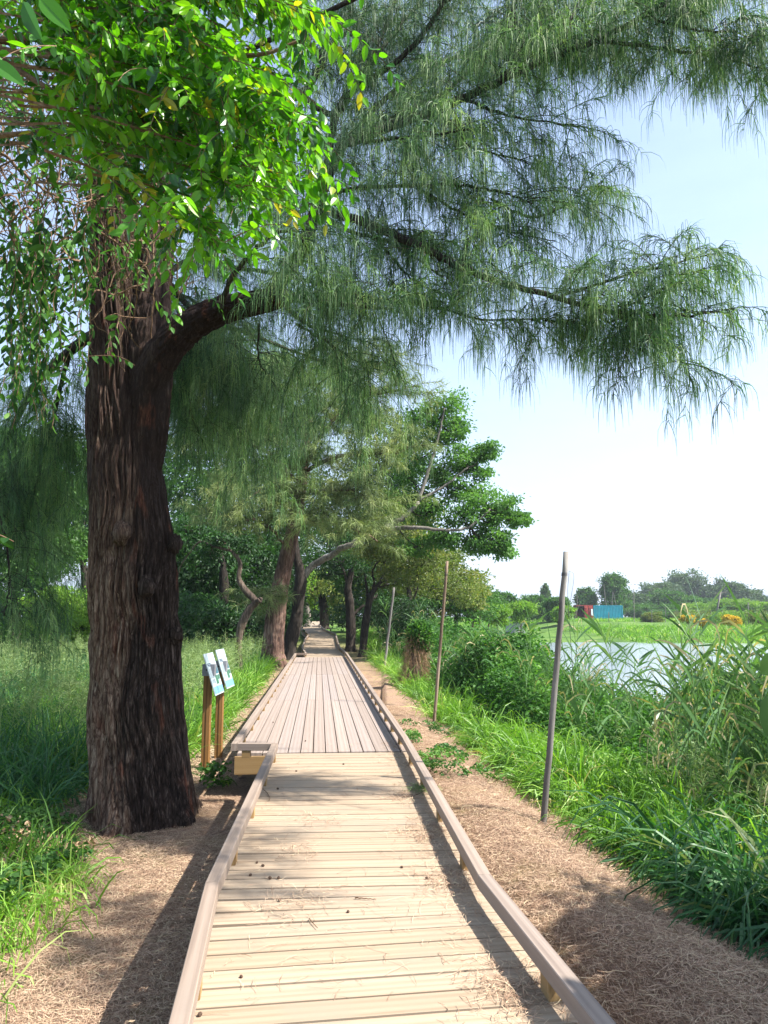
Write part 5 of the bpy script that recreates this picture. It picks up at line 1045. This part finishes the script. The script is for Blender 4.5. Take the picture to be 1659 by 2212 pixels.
leaves(mb, np.stack([x, y, g0 + rng.uniform(.05, .4, n) * lump(x, y, 2.2, 41)], 1), nrm(rng.normal(size=(n, 3))), nrm(rng.normal(size=(n, 3))), rng.uniform(.03, .06, n), rng.uniform(.015, .03, n), rng, curl=.3)
tag(mb.build('dead_leaves', M_straw), 'curled brown dead leaves caught in the weeds left of the huge trunk', 'leaves', kind='stuff')

# reeds: a few kinds of clump, copied along the water's edge
def reed_proto(seed, tall, dryness, nst=4):
    rr = np.random.default_rng(seed); th = bpy.data.objects.new('reed_clump', None); COL.objects.link(th)
    stm = MB(); lf = MB(); SP_ = []; SR_ = []
    for s in range(nst):
        hh = tall * rr.uniform(.75, 1.08); lean = rr.normal(0, .16, 2); p = np.array([*rr.normal(0, .16, 2), -.15]); t_ = np.linspace(0, 1, 8)
        P = p + np.stack([lean[0] * t_ * hh + .08 * t_ ** 2 * rr.normal(), lean[1] * t_ * hh, t_ * hh], 1); SP_.append(P); SR_.append(np.linspace(.0075, .003, 8))
        nl = int(14 * tall / 2); u = np.sort(rr.uniform(.25, 1, nl)); pp = np.stack([np.interp(u, t_, P[:, k]) for k in range(3)], 1); az = (np.arange(nl) % 2) * pi + rr.uniform(0, 2 * pi) + rr.normal(0, .45, nl)
        D = np.stack([np.cos(az), np.sin(az), rr.uniform(.7, 1.9, nl)], 1); Ln = rr.uniform(.3, .62, nl); dry = np.where(rr.random(nl) < dryness * (1.25 - u), rr.uniform(.78, .99, nl), rr.uniform(.05, .7, nl))
        strips(lf, pp, D, Ln, rr.uniform(.017, .033, nl), 6, np.where(dry > .77, rr.uniform(.5, 1.9, nl), rr.uniform(.05, .75, nl)), rr, dry, face=np.stack([-np.sin(az), np.cos(az), 0 * az], 1) + rr.normal(0, .25, (nl, 3)), wprof=[.35, .95, 1, .8, .45, .03])
    tubes3(stm, np.array(SP_), np.array(SR_), .6); stm.build('stems', M_reed, th); lf.build('leaves', M_reed, th); return th
protos = [reed_proto(400 + k, t_, d_, 4) for k, (t_, d_) in enumerate(((1.9, .25), (2.1, .5), (1.7, .9), (2.3, .3), (1.5, .6), (2.0, .15)))]
LABR = ['green reed clump among the many on the pond bank', 'half-dry reed clump among the many on the pond bank', 'mostly dry straw-coloured reed clump on the pond bank', 'tall green reed clump among the many on the pond bank', 'short half-dry reed clump on the pond bank', 'leafy green reed clump among the many on the pond bank']
for p_, l_ in zip(protos, LABR): tag(p_, l_, 'reeds', 'reeds along the pond bank: ' + l_.split(' reed')[0] + ' kind')
spots = [(float(AT(px, 1400, yy)[0]), yy) for px, yy in ((1480, 8.2), (1600, 7.4), (1640, 8.8), (1560, 9.5), (1350, 9.8), (1230, 11.5), (1420, 11), (1120, 14), (1050, 17), (1000, 20), (1290, 13))]
for _ in range(46): yy = rng.uniform(6.4, 11); spots.append((edge_x(yy) + rng.uniform(1.9, 5.2), yy))
for _ in range(95): yy = rng.uniform(10, 20); spots.append((edge_x(yy) + rng.uniform(1.1, 5.2), yy))
for _ in range(75): yy = rng.uniform(19, 48); spots.append((edge_x(yy) + rng.uniform(.9, 4.8), yy))
spots = [(a, b_) for a, b_ in spots if not (.225 < a / b_ < .40 and b_ > 7 and rng.random() < .68)]
for _ in range(26): yy = rng.uniform(6.4, 12); spots.append((yy * rng.uniform(.44, .60), yy))
for k, (xx_, yy) in enumerate(spots):
    pr = protos[k % 6]; z = float(gz(xx_, yy)); sc_ = rng.uniform(.9, 1.2) * (1.04 if xx_ / yy > .46 and yy < 13 else 1)
    if k < 6: pr.location = (xx_, yy, z); pr.rotation_euler = (0, 0, rng.uniform(0, 6)); continue
    copy_tree(pr, (float(xx_), float(yy), z), (rng.normal(0, .08), rng.normal(0, .08), rng.uniform(0, 6.28)), sc_)

# weedy bushes dotted over the bund and the far shore
def small_bush(seed, mat, lab):
    rr = np.random.default_rng(seed); th = bpy.data.objects.new('weedy_bush', None); COL.objects.link(th); tag(th, lab, 'bush', lab)
    m = MB(); tubes3(m, np.stack([np.linspace((0, 0, -.3), (rr.normal(0, .7), rr.normal(0, .5), 1.0), 5) for _ in range(9)]), np.full((9, 5), .03)); m.build('stems', M_bark, th)
    n = 1500; c = rr.normal(0, 1, (26, 3)) * [1.0, .8, .35] + [0, 0, .75]; i = rr.integers(0, 26, n); p = c[i] + rr.normal(0, .25, (n, 3)); m = MB(); L = rr.uniform(.14, .3, n)
    leaves(m, p, nrm(rr.normal(size=(n, 3))), nrm(rr.normal(0, .6, (n, 3)) + [0, 0, .8]), L, L * .5, rr); m.build('leaves', mat, th); return th
wb = [small_bush(900, M_leaf_mid, 'dark green weedy bush dotted over the low bund and far shore'), small_bush(901, M_leaf_bright, 'bright green weedy bush dotted over the low bund and far shore'), small_bush(902, M_leaf_warm, 'yellowish weedy bush dotted over the low bund and far shore')]
for k in range(48):
    if k % 2: xx_, yy = rng.uniform(38, 62), rng.uniform(99, 112)
    else: xx_, yy = rng.uniform(12, 75), rng.uniform(138, 165)
    if xx_ / yy < .36 : xx_ = yy * rng.uniform(.38, .55)
    z = float(gz(xx_, yy)); o = wb[k % 3] if k < 3 else copy_tree(wb[k % 3]); o.location = (float(xx_), float(yy), z); o.rotation_euler = (0, 0, rng.uniform(0, 6)); s = rng.uniform(.6, 1.3); o.scale = (s, s, s * .9)
# grass on the far shore and the bund
mb = MB(); n = 26000; x = rng.uniform(8, 110, n); y = rng.uniform(124, 139, n); blades(mb, x, y, rng.uniform(.4, .9, n), rng.uniform(.06, .13, n), rng, (.3, 1.2), K=4)
n = 22000; x = rng.uniform(22, 66, n); y = rng.uniform(63, 92, n); blades(mb, x, y, rng.uniform(.4, .9, n), rng.uniform(.04, .09, n), rng, (.3, 1.2), K=4)
n = 22000; y = rng.uniform(40, 125, n); x = edge_x(y) + rng.uniform(1, 7 + y * .06, n); blades(mb, x, y, rng.uniform(.6, 1.5, n), rng.uniform(.04, .09, n), rng, (.3, 1.2), K=4)
tag(mb.build('shore_grass', M_grass), 'tall bright grass covering the far shore and the low bund across the pond', 'grass', kind='stuff')

# ------------------------------------------------------------------ fallen needles, cones, twigs
mb = MB()
def lay(n, x, y, z, L, W, rng, dirx=None, rnd=None):
    az = rng.uniform(0, 2 * pi, n) if dirx is None else dirx; D = np.stack([np.cos(az), np.sin(az), rng.uniform(-.06, .12, n)], 1)
    K = 5; t = np.linspace(0, 1, K); bend = rng.normal(0, .45, n)
    a = az[:, None] + bend[:, None] * t[None]; st_ = (L / (K - 1))[:, None]
    P = np.empty((n, K, 3)); P[:, 0] = np.stack([x, y, z], 1); P[:, 1:, 0] = x[:, None] + np.cumsum(np.cos(a[:, 1:]) * st_, 1); P[:, 1:, 1] = y[:, None] + np.cumsum(np.sin(a[:, 1:]) * st_, 1)
    zz = rng.uniform(0, .012, (n, K)); zz[:, 2] += rng.uniform(0, .012, n); P[:, :, 2] = z[:, None] + zz
    S = np.stack([-np.sin(a), np.cos(a), rng.normal(0, .5, (n, K))], -1) * (W[:, None, None] * .5); V = np.stack([P - S, P + S], 2)
    b = (np.arange(n) * K * 2)[:, None]; k = (np.arange(K - 1) * 2)[None]; mb.add(V, np.stack([b + k, b + k + 1, b + k + 3, b + k + 2], -1).reshape(-1, 4), None, np.repeat(rng.random(n) if rnd is None else rnd, K * 2))
def walk_half(y): return np.interp(y, [0, 2.45, 3.95, 8.2, 8.3, 27], [1.05, .80, .56, .30, .31, -1.3]) + .02, np.interp(y, [0, 2.45, 3.95, 7.9, 8.0, 27], [-.42, -.70, -.92, -1.17, -1.6, -3.25]) - .02
n = 95000; y = 2.3 + 12 * rng.random(n) ** 1.7; r_, l_ = walk_half(y); x = r_ + rng.random(n) * (edge_x(y) + .5 - r_); lay(n, x, y, gz(x, y) + .004, rng.uniform(.05, .15, n), rng.uniform(.0011, .0022, n), rng)
n = 64000; y = 2.6 + 6.5 * rng.random(n) ** 1.3; r_, l_ = walk_half(y); x = l_ - rng.random(n) * (l_ - left_edge(y) + .9); lay(n, x, y, gz(x, y) + .004, rng.uniform(.06, .16, n), rng.uniform(.0011, .0022, n), rng)
n = 14000; y = 9 + 16 * rng.random(n); r_, l_ = walk_half(y); x = l_ - rng.random(n) * 1.0; lay(n, x, y, gz(x, y) + .004, rng.uniform(.06, .16, n), rng.uniform(.002, .005, n), rng, rnd=rng.uniform(.5, 1, n))
tag(mb.build('needle_litter', M_litter), 'thick mat of fallen brown needles on the ground both sides of the walk', 'needles', kind='stuff')
mb = MB()
n = 900; y = rng.uniform(2.4, 9, n); r_, l_ = walk_half(y); x = r_ - .1 - np.abs(rng.normal(0, .10, n)); lay(n, x, y, np.full(n, .002), rng.uniform(.05, .13, n), rng.uniform(.0014, .0024, n), rng)
n = 420; y = rng.uniform(2.4, 9, n); r_, l_ = walk_half(y); x = rng.uniform(0, 1, n) * (r_ - l_ - .2) + l_ + .1; lay(n, x, y, np.full(n, .002), rng.uniform(.05, .15, n), rng.uniform(.0014, .0022, n), rng)
for cx, cy_, nn in ((-.55, 4.9, 60), (-.45, 4.05, 90), (.36, 4.35, 260), (.17, 6.3, 160), (.52, 3.15, 300), (.28, 5.3, 260), (-.45, 5.6, 60)):
    lay(nn, rng.normal(cx, .10, nn), rng.normal(cy_, .12, nn), np.full(nn, .002), rng.uniform(.05, .13, nn), rng.uniform(.0014, .0024, nn), rng)
tag(mb.build('needle_litter', M_litter), 'thin scatter of fallen needles lying on the near deck boards', 'needles', kind='stuff')
# woody cones
def cone_mesh():
    m = MB(); nr, ns = 9, 12; V = []
    for k in range(nr + 1):
        ph = pi * k / nr; th_ = np.arange(ns) * 2 * pi / ns; r = .0075 * np.sin(ph) * (1 + .28 * np.cos(th_ * 4 + k * pi)) + .0006; V.append(np.stack([.011 * np.cos(ph) + 0 * th_, r * np.cos(th_), r * np.sin(th_)], 1))
    i = np.arange(ns); j = (i + 1) % ns; m.add(np.concatenate(V), np.concatenate([np.stack([k * ns + i, k * ns + j, (k + 1) * ns + j, (k + 1) * ns + i], 1) for k in range(nr)])); return m
cone = cone_mesh().build('woody_cone', plain('cone_brown', (.11, .065, .04), .8, 0, .5, 300)); tag(cone, 'small round brown casuarina cone lying on the deck boards', 'cone', 'fallen cones on the deck')
CP = [(555, 1862), (568, 1869), (541, 1889), (583, 1896), (602, 1896), (752, 1968), (604, 1943), (548, 1703), (600, 1703), (521, 2108), (432, 2190), (742, 1650), (590, 1560), (640, 1665), (922, 1896), (660, 1600), (868, 1872)]
for k, (px, py) in enumerate(CP):
    p = ONZ(px, py, .0085); c = cone if k == 0 else copy_tree(cone); c.location = p; c.rotation_euler = (0, 0, rng.uniform(0, 6)); s = rng.uniform(.75, 1.05); c.scale = (s, s, s); c.location[2] = .0078 * s
def stick(pp, r, label, name='twig', z=.006):
    m = MB(); P = spline([ONZ(px, py, z) for px, py in pp], 16); P[:, 2] = z + np.abs(np.sin(np.arange(16))) * .004; tube(m, P, np.linspace(r, r * .5, 16), 6); tag(m.build(name, M_dry), label, 'twig')
stick([(577, 1684), (563, 1698), (576, 1712), (583, 1724), (581, 1730)], .004, 'curled dry twig on the deck boards just past the rail landing')
stick([(767, 1940), (790, 1942), (812, 1944)], .004, 'straight short twig lying across the near boards')
stick([(668, 1985), (676, 1995), (686, 2006)], .003, 'tiny dark twig on the nearest boards left of centre')
stick([(868, 1722), (900, 1718), (925, 1704), (945, 1712)], .0035, 'forked dry twig tangled with needles by the right rail')
mb_s = mb; mb = MB(); n = 260; c0 = ONZ(912, 1705, .01); lay(n, rng.normal(c0[0], .05, n), rng.normal(c0[1], .07, n), rng.uniform(.004, .03, n), rng.uniform(.05, .12, n), rng.uniform(.0016, .003, n), rng)
tag(mb.build('fallen_spray', M_seed), 'pale green spray of needles dropped on the boards by the right rail', 'needle spray', kind='stuff')
# single grass plant beside the walk
mb = MB(); c0 = ONZ(470, 1690, -.42); n = 26; az = rng.uniform(-1.2, 1.6, n); strips(mb, np.array([c0[0], c0[1], float(gz(c0[0], c0[1]))]) + rng.normal(0, .015, (n, 3)) * [1, 1, 0], np.stack([np.cos(az), np.sin(az) * .6, rng.uniform(.8, 2.6, n)], 1), rng.uniform(.22, .4, n), rng.uniform(.010, .016, n), 5, rng.uniform(.8, 1.6, n), rng, wprof=[.6, 1, .9, .55, .05])
tag(mb.build('grass_plant', M_grass), 'single arching grass plant in the shade under the rail landing', 'grass plant')

# ------------------------------------------------------------------ leafy shrub hanging over the walk from the upper left
rng = np.random.default_rng(501)
sh = thing('overhanging_shrub', 'bright green glossy-leaved shrub hanging over the walk from the upper left', 'shrub')
def xmax(y): return np.interp(y, [-150, 0, 50, 95, 140, 200, 260, 300, 350, 400, 450, 500, 560], [690, 720, 750, 765, 640, 640, 725, 745, 715, 640, 640, 590, 500])
stems = []
for k in range(92):
    ye = rng.uniform(-160, 540); xe = xmax(ye) * (rng.uniform(.25 if ye < 170 else .58, 1.0) if k > 34 else rng.uniform(.86, 1.0)); ys = ye - rng.uniform(20, 220) - 40; xs_ = rng.uniform(-180, 120) if rng.random() < .7 else xe - 300
    d0, d1 = rng.uniform(2.5, 4.2), rng.uniform(2.3, 3.6); mid = ((xs_ + xe) / 2, (ys + ye) / 2 - rng.uniform(10, 60))
    P = spline([AT(xs_, ys, d0), AT(mid[0], mid[1], (d0 + d1) / 2), AT(xe, ye, d1)], 16); stems.append(P)
mt = MB(); S_ = np.array(stems); tubes3(mt, S_, np.linspace(.007, .0015, 16)[None] * np.ones((len(S_), 1)))
tw, LL = gen_twigs([(P, .2) for P in stems], .16, (.18, .42), rng, fwd=1.0, up=-.05, spread=(1, .6, .7), K=8, sag=.55)
tubes3(mt, tw, np.linspace(.0022, .0009, 8)[None] * np.ones((len(tw), 1))); mt.build('twigs', M_dry, sh)
def two_row(mbk, paths, step, L, wr, rng, hang=.45, rows=5, skip=.12, rb=(0, .8)):
    P0 = []; D = []; Nn = []; R_ = []; Ls = []
    for P in paths:
        d = np.linalg.norm(np.diff(P, axis=0), axis=1); c = np.concatenate([[0], np.cumsum(d)]); n = int(c[-1] / step)
        if n < 2: continue
        s = (np.arange(n) + .5) * step; p = np.stack([np.interp(s, c, P[:, k]) for k in range(3)], 1); q = np.stack([np.interp(np.minimum(s + step, c[-1]), c, P[:, k]) for k in range(3)], 1); t = nrm(q - p + 1e-6)
        side = nrm(np.cross(t, UP + rng.normal(0, .25, 3))) * np.where(np.arange(n) % 2, 1, -1)[:, None]
        k = rng.random(n) > skip; P0.append(p[k]); D.append(nrm(side * .8 + t * .45 + DOWN * (hang + rng.normal(0, .25, (n, 1))) + rng.normal(0, .18, (n, 3)))[k]); Nn.append(nrm(UP * .8 + rng.normal(0, .45, (n, 3)))[k])
        b = rng.uniform(*rb); R_.append(np.clip(b + rng.normal(0, .12, k.sum()), 0, 1)); Ls.append(L * rng.uniform(.75, 1.2, k.sum()) * np.interp(s[k], [0, c[-1]], [1.05, .8]))
    Ls = np.concatenate(Ls); leaves(mbk, np.concatenate(P0), np.concatenate(D), np.concatenate(Nn), Ls, Ls * wr * rng.uniform(.85, 1.15, len(Ls)), rng, rows=rows, curl=.12, fold=.22, rnd=np.concatenate(R_)); return len(Ls)
mb = MB(); nlv = two_row(mb, list(tw) + [P[4:] for P in stems], .022, .068, .42, rng, rb=(0, .95)); print('leaves', nlv)
mb.build('crown', M_leafy, sh)
m = MB(); 
for pp in ([(-60, 90, 3.2), (200, 75, 3.1), (235, 60, 3.1), (245, -60, 3.1)], [(200, 75, 3.1), (330, 92, 3.0), (430, 115, 2.9), (560, 118, 2.8), (640, 90, 2.8)], [(-100, 60, 3.3), (120, 200, 3.2), (260, 250, 3.1), (430, 300, 3.0)], [(-80, 300, 3.6), (120, 280, 3.5), (240, 250, 3.4)]):
    tube(m, spline([AT(*p) for p in pp], 20), np.linspace(.016, .006, 20), 7)
m.build('branch', M_dry, sh)
m = MB(); tube(m, spline([(-3.3, 2.6, -.6), (-3.1, 2.7, 1.2), (-2.8, 2.9, 2.6), AT(-60, 90, 3.2)], 30), np.linspace(.07, .018, 30), 10); m.build('trunk', M_dry, sh, True)
m = MB(); P0 = np.array([AT(*p) for p in ((50, 5, 1.5), (85, -5, 1.5), (-25, 130, 1.5))]); Dd = np.array([[.45, 0, -1], [.8, .1, -.8], [.9, 0, -.6]])
leaves(m, P0, Dd, np.array([[-.6, -.5, .6]] * 3), np.full(3, .10), np.full(3, .042), rng, rows=7, curl=.1); m.build('leaves', M_leafy, sh)

vt = thing('climbing_vine', 'bare brown vine tangle with darker leaves draped in front of the huge trunk', 'vine')
m = MB(); walks = []
for k in range(430):
    px, py = rng.uniform(-60, 390), rng.uniform(60, 620) * rng.uniform(.7, 1.05); y0 = rng.uniform(4.2, 6.6); p = AT(px, py, y0); d = nrm(rng.normal(size=3) * [1, .4, .8]); K = 26; P = [p]
    for _ in range(K - 1): d = nrm(d + rng.normal(0, .38, 3) * [1, .5, 1] + DOWN * .12); P.append(P[-1] + d * rng.uniform(.02, .05))
    walks.append(P)
W_ = np.array(walks); tubes3(m, W_, np.linspace(1, .45, 26)[None] * rng.uniform(.003, .0085, 430)[:, None]); m.build('dry_stems', M_dry, vt)
m = MB()
LV = []
for pp in ([(395, 180, 5.8), (370, 320, 5.9), (345, 450, 6.2), (340, 620, 6.3), (335, 740, 6.5)], [(170, 470, 5), (300, 560, 5.5), (340, 600, 5.8), (380, 560, 5.9), (395, 640, 6), (425, 600, 6)], [(0, 330, 4.6), (110, 420, 4.8), (240, 470, 5)], [(40, 240, 5), (150, 340, 5.2), (200, 480, 5.4), (195, 640, 5.6)],
           [(395, 380, 5.8), (440, 480, 5.8), (465, 520, 5.8), (470, 540, 5.8)]):
    P = spline([AT(*p) for p in pp], 40); P += np.cumsum(rng.normal(0, .006, P.shape), 0); LV.append(P)
for P in LV: tube(m, P, np.linspace(.011, .005, 40), 6)
m.build('long_stems', M_dry, vt)
mb = MB(); tv, lv_ = gen_twigs([(P, .0) for P in list(W_)[:150]], .35, (.2, .5), rng, fwd=.3, up=-.4, K=8, sag=.8)
two_row(mb, list(tv), .032, .075, .45, rng, .6, 4); hang = []
for k in range(34):
    px = rng.uniform(20, 190); py = rng.uniform(420, 620); yy = rng.uniform(3.8, 5.2); P = AT(px, py, yy) + np.cumsum(np.concatenate([np.zeros((1, 3)), (rng.normal(0, .3, (15, 3)) * [1, .6, .3] + DOWN) * .065]), 0); hang.append(P)
for pp in ([(190, 770, 4.2), (225, 768, 4.2), (262, 772, 4.2), (292, 790, 4.2)], [(-20, 1150, 2.3), (5, 1158, 2.3), (30, 1170, 2.3)]): hang.append(spline([AT(*p) for p in pp], 10))
hm = MB()
for P in hang: tube(hm, P, np.linspace(.003, .0015, len(P)), 5)
hm.build('creeper', M_dry, vt)
mb.build('leaves', M_vineleaf, vt)
mb = MB(); two_row(mb, hang, .034, .078, .42, rng, .5, 5); mb.build('hanging_leaves', M_vineleaf, vt)

# round-leaved plant whose leaves poke in at the right edge
rp = thing('round_leaved_plant', 'big round green leaves poking in at the right picture edge', 'plant')
m = MB(); tube(m, spline([(1.75, 2.6, -.5), (1.66, 2.58, .3), (1.56, 2.55, 1.0), (1.5, 2.5, 1.3)], 14), np.linspace(.012, .005, 14), 7); m.build('stem', M_dry, rp)
mb = MB(); P0 = np.array([AT(1700, 1500, 2.4), AT(1690, 1420, 2.5), AT(1720, 1620, 2.5), AT(1735, 1360, 2.5)]); leaves(mb, P0, np.array([[-.5, -.1, -.8], [-.7, 0, -.5], [-.6, 0, -.6], [.3, 0, .8]]), np.array([[.1, -1, .4]] * 4), np.array([.15, .09, .1, .12]), np.array([.12, .08, .09, .1]), rng, rows=8, curl=.08, fold=.12)
mb.build('leaves', M_leaf_mid, rp)

# tree standing right of and behind the viewpoint; it shades the near end of the walk
bt = [(5.5, 1.6, 3.6, .8, .8, .5), (4.5, .1, 3.9, .7, .7, .5), (6.2, 1.0, 4.2, .9, .9, .6), (5.4, .0, 4.4, 1.0, .9, .7), (5.2, 1.7, 3.8, .6, .6, .4), (5.6, 2.9, 3.9, .6, .6, .4), (6.4, 2.3, 4.0, .8, .7, .5), (5.1, 3.5, 3.8, .6, .5, .35), (5.5, 2.7, 3.9, .6, .5, .4), (4.9, 2.6, 3.8, .5, .5, .35), (4.6, 2.1, 3.8, .5, .4, .3), (4.1, 1.75, 3.8, .35, .3, .25)]
broad_tree('broad-leaved tree rooted right of the walk whose shade lies over the near rail', [(6.2, .0, -1.3), (6.0, .2, .8), (5.8, .5, 2.4), (5.4, .8, 3.6)], [.16, .14, .11, .08], bt, M_leaf_mid, M_bark, 601, nleaf=900, lsize=.13, sub=14, spread=.32)

# old stump wrapped in dead and living creepers on the verge
rng = np.random.default_rng(808)
vs = thing('creeper_covered_stump', 'brown creeper-wrapped stump with a green leafy top beside the second pole', 'stump')
c0 = ONZ(893, 1480, -.25); m = MB(); tube(m, np.array([c0 + (0, 0, -.2), c0 + (.02, 0, .3), c0 + (.08, .1, .8), c0 + (.16, .1, 1.25)]), [.26, .17, .13, .10], 12); m.build('trunk', M_bark, vs, True)
n = 2600; u = rng.random(n); az = rng.uniform(0, 2 * pi, n); zz = u * 1.25; rr = np.interp(zz, [0, .3, .8, 1.25], [.42, .27, .22, .2]) * rng.uniform(.8, 1.1, n)
p = np.stack([c0[0] + .12 * u + rr * np.cos(az), c0[1] + .08 * u + rr * np.sin(az), c0[2] + zz], 1); m = MB(); strips(m, p, np.stack([np.cos(az) * .5, np.sin(az) * .5, rng.uniform(-1, 1, n)], 1), rng.uniform(.1, .32, n), rng.uniform(.005, .011, n), 4, rng.uniform(.4, 1.4, n), rng, rng.uniform(0, .55, n)); m.build('dead_creepers', M_straw, vs)
n = 3000; d = nrm(rng.normal(size=(n, 3))) * (rng.random((n, 1)) ** .4) * np.array([.34, .3, .42]); p = c0 + np.array([.18, .05, 1.2]) + d; m = MB(); L = rng.uniform(.05, .09, n); leaves(m, p, d + rng.normal(0, .3, (n, 3)), nrm(rng.normal(0, .5, (n, 3)) + [0, -.2, .9]), L, L * .75, rng); m.build('leaves', M_vineleaf, vs)

# air between here and the city: pale haze
hz_m = bpy.data.materials.new('haze'); hz_m.use_nodes = True; nt = hz_m.node_tree; nt.nodes.clear()
pv = nt.nodes.new('ShaderNodeVolumePrincipled'); pv.inputs['Color'].default_value = (.80, .88, 1.0, 1); pv.inputs['Density'].default_value = 0.00036; pv.inputs['Anisotropy'].default_value = .2
ho = nt.nodes.new('ShaderNodeOutputMaterial'); nt.links.new(pv.outputs[0], ho.inputs['Volume'])
m = MB(); abox(m, -9400, 9400, -400, 11200, -8, 345); hz = m.build('haze', hz_m); tag(hz, kind='stuff')
